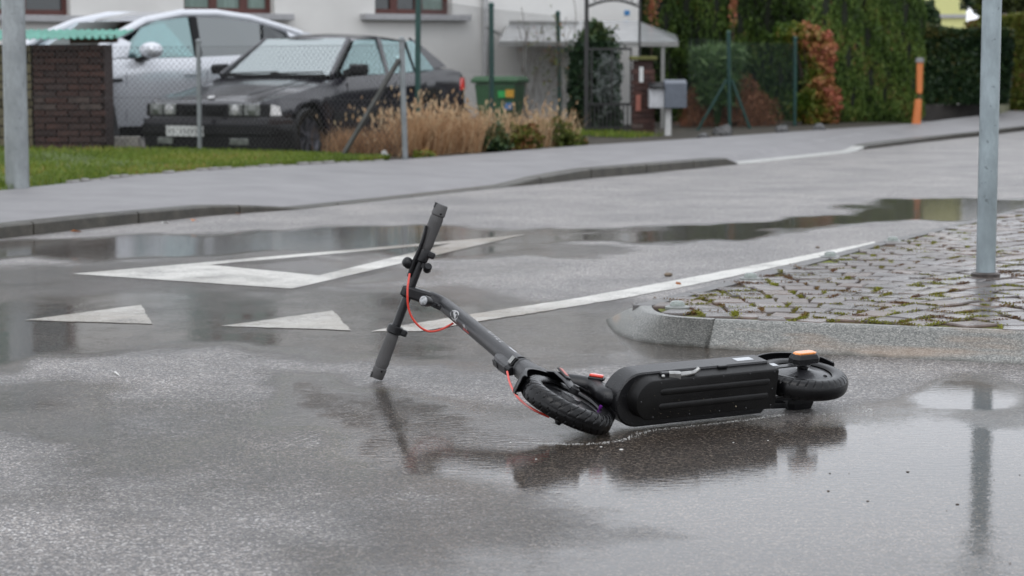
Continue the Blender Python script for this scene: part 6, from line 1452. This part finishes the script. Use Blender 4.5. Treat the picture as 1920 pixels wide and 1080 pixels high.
# distant yellow house and trees
yh = thing('house', A(1757, 60, 75), 'pale yellow house glimpsed above the clipped hedge at top right', 'house')
y0_, y1_ = A(1728, 20, 75), A(1796, 20, 75)
mb = MB(); mb.box(((y0_.x+y1_.x)/2, 77, 3), (y1_.x-y0_.x+.6, 4, 6)); mb.build('wall', simple('yellow_render', (.60, .60, .26), .8, var=.05), yh)
mb = MB(); zz = A(1760, 30, 74.9).z; mb.bar(V((y0_.x-.3, 74.95, zz)), V((y1_.x+.3, 74.95, zz)), .08, .12); mb.build('plinth_band', M['sill'], yh)
mb = MB(); mb.loft([[V((x, 74.4, 5.9)), V((x, 77, 7.2)), V((x, 79.6, 5.9))] for x in (y0_.x-.5, y1_.x+.5)]); mb.build('roof', M['roof'], yh)
def far_tree(label, px_, py_, Y, r_, n, m, size, base):
    c_ = A(px_, py_, Y); t = thing('tree', (c_.x, Y, 0), label, 'tree', 'trees beyond the hedge'); p = np.concatenate([ell_pts(n//3, (c_.x+dx*r_[0], Y, c_.z+dz*r_[2]), tuple(k_*.66 for k_ in r_), .35) for dx, dz in ((-.4, -.1), (.4, -.15), (0, .35))])
    scatter('crown', p, size, m, tintn(len(p), base, .2)+clump_tint(p, 1.2, .25), parent=t)
    mb = MB(); mb.tube([V((c_.x, Y, 0)), V((c_.x, Y, c_.z))], [.18, .08], 8)
    for a in range(5): mb.tube([V((c_.x, Y, c_.z*.7)), V((c_.x+r_[0]*.6*math.cos(a*1.3), Y, c_.z+r_[2]*.5*math.sin(a*1.3+.5)))], [.07, .02], 6)
    mb.build('trunk', M['bark'], t); return t
far_tree('dark spreading tree right of the yellow house at the top', 1862, -22, 62, (.85, 1.0, 1.0), 14000, M['dark_leaf'], .16, .3)
far_tree('dark tree with a reddish touch above the right edge hedge', 1915, -12, 58, (1.3, 1.0, .75), 13000, M['mixgreen'], .15, .2)
far_tree('small dark conifer in front of the yellow house', 1742, 36, 50, (.26, .25, .42), 3500, M['dark_leaf'], .10, .4)
far_tree('tall green tree hidden behind the roadside thujas', 1590, -60, 46, (1.0, 1.2, 1.3), 16000, M['thuja'], .16, .4)
mb = MB(); a, b_ = A(1878, 30, 56), A(2000, 26, 56); mb.bar(a, b_, .15, .10); o = mb.build('roof_edge', M['sill']); tag(o, 'pale low roof edge peeking over the mixed hedge at right', 'roof')
# dry grasses along the fences, low shrub, ivy scraps
def tuft(label, px0, px1, byl, byr, ytop, n, m, size, group='dry grass clumps', base=.55, dz=.0):
    x_ = rng.uniform(px0, px1, n); ps = []
    bz = []
    for q in x_:
        by = byl+(byr-byl)*(q-px0)/(px1-px0); pnt = P(q, by, .08); back = abs(random.gauss(0, .45)); ps.append((pnt.x-back*.25, pnt.y+back+.05, .06))
    return tag(scatter('dry_grass', np.array(ps), size, m, tintn(n, base, .22), 'blade', aspect=48, lean=np.array([.05, 0, 0])), label, 'grass', group, kind='stuff')
tuft('low reddish straw at the foot of the grey brace', 632, 760, 296, 298, 200, 1500, M['straw'], .28, base=.40)
tuft('tall pale brown dry grass between the grey and green posts', 745, 905, 298, 288, 165, 2200, M['straw'], .40, base=.55)
tuft('thin dry grass stalks in front of the wheelie bin', 890, 1085, 288, 274, 200, 1000, M['straw'], .38, base=.75)
# drooping seed heads
hp_ = []; 
for _ in range(1500):
    q = random.gauss(815, 60) if random.random() < .7 else random.uniform(880, 1085); by = 297-(q-745)*.065; pt = P(q, by, .08); back = abs(random.gauss(0, .4)); hp_.append((pt.x-back*.25, pt.y+back, .08+random.gauss(.37 if q < 900 else .30, .10)))
tag(scatter('dry_grass', np.array(hp_), .055, M['straw'], tintn(1500, .85, .15), 'hang', aspect=3), 'drooping pale seed heads above the dry grass', 'grass', 'dry grass clumps', kind='stuff')
def low_shrub(name, label, cat, px_, by, rx_, rz_, n, m, size, base, yoff=.35):
    c0 = P(px_, by, .08); k_ = c0.y/4000; t = thing(name, (c0.x, c0.y+yoff, .06), label, cat); p = ell_pts(n, (c0.x, c0.y+yoff, .08+rz_*k_*.35), (rx_*k_, .34, rz_*k_*.72), .5, .16); p = p[p[:, 2] > .05]
    scatter('crown', p, size, m, tintn(len(p), base, .2)+clump_tint(p, 6, .25), parent=t)
    mb = MB()
    for q in range(7): a = q*.9; mb.tube([V((c0.x, c0.y+yoff, .05)), V((c0.x+rx_*k_*.6*math.cos(a), c0.y+yoff+.15*math.sin(a), .08+rz_*k_*.5))], [.008, .004], 5)
    mb.build('stems', M['bark'], t)
low_shrub('low_shrub', 'dark green low shrub at the pavement below the wheelie bin', 'shrub', 925, 287, 34, 46, 4200, M['dark_leaf'], .05, .62)
low_shrub('low_shrub', 'brown and green low shrub right of the dark low shrub', 'shrub', 982, 283, 40, 44, 5200, M['mixgreen'], .05, .72)
low_shrub('low_shrub', 'olive green low shrub left of the garden gate', 'shrub', 1040, 277, 34, 52, 4600, M['mixgreen'], .05, .45)
low_shrub('low_shrub', 'small yellow-green tuft at the pavement corner before the gate', 'shrub', 1080, 275, 22, 20, 1400, M['mixgreen'], .05, .55, .15)
low_shrub('flowering_plant', 'small yellow and orange flowering plant at the foot of the green post', 'plant', 795, 297, 20, 16, 900, M['photinia'], .04, .45, .08)
# pale stone and garden rocks
M['rock'] = simple('grey_garden_rock', (.10, .10, .10), .7, var=.35, scale=9, bump=.6, bscale=20)
def rock(px_, by, rw, rh, label, m=None, yo=.12):
    c0 = P(px_, by, .08); k_ = c0.y/4000; bm = bmesh.new(); bmesh.ops.create_icosphere(bm, subdivisions=3, radius=1); rr2 = random.Random(px_)
    ph = [rr2.uniform(0, 6) for _ in range(4)]
    for v in bm.verts:
        d = v.co.normalized(); f = 1+.16*math.sin(d.x*4+ph[0])+.12*math.sin(d.y*5+ph[1]+d.z*4)+.07*math.sin(d.x*9+d.z*8+ph[2]); v.co = V((d.x*rw*k_*f, d.y*rw*k_*.8*f, d.z*rh*k_*f))
    me = bpy.data.meshes.new('rock'); bm.to_mesh(me); bm.free(); me.materials.append(m or M['rock']); me.shade_smooth(); me.set_sharp_from_angle(angle=R(30)); o = bpy.data.objects.new('rock', me); C.objects.link(o); o.location = (c0.x, c0.y+yo, .08+rh*k_*.5); tag(o, label, 'rock')
rock(719, 300, 9, 10, 'small white stone at the corner of the lawn by the grey post', M['kerb_pale'])
rock(1358, 256, 18, 14, 'grey boulder at the foot of the dark green fence post'); rock(1320, 260, 12, 6, 'flat grey rock left of the boulder near the mailbox'); rock(1468, 250, 11, 10, 'grey rock at the foot of the fence end post'); rock(1538, 247, 14, 9, 'mossy grey rock under the orange-red shrub')
# wiry climber on the green fence above the bin
tw = MB(); rt_ = random.Random(8)
for k_ in range(16):
    q = A(rt_.uniform(975, 1085), rt_.uniform(215, 240), 30.6); pts = [q]
    for s_ in range(7): q = q+V((rt_.uniform(-.10, .10), rt_.uniform(-.03, .03), rt_.uniform(.12, .28))); pts.append(q)
    tw.tube(smoothp(pts, 3), .0045, 4)
cl_ = thing('climbing_plant', A(1030, 240, 30.6), 'bare wiry climber growing up the green fence right of the bin', 'climber')
tw.build('twigs', simple('thin_grey_twigs', (.10, .08, .06), .8), cl_); p = ell_pts(260, A(1035, 110, 30.6), (.45, .12, .75), .1); scatter('leaves', p, .05, M['mixgreen'], tintn(260, .6, .25), parent=cl_)
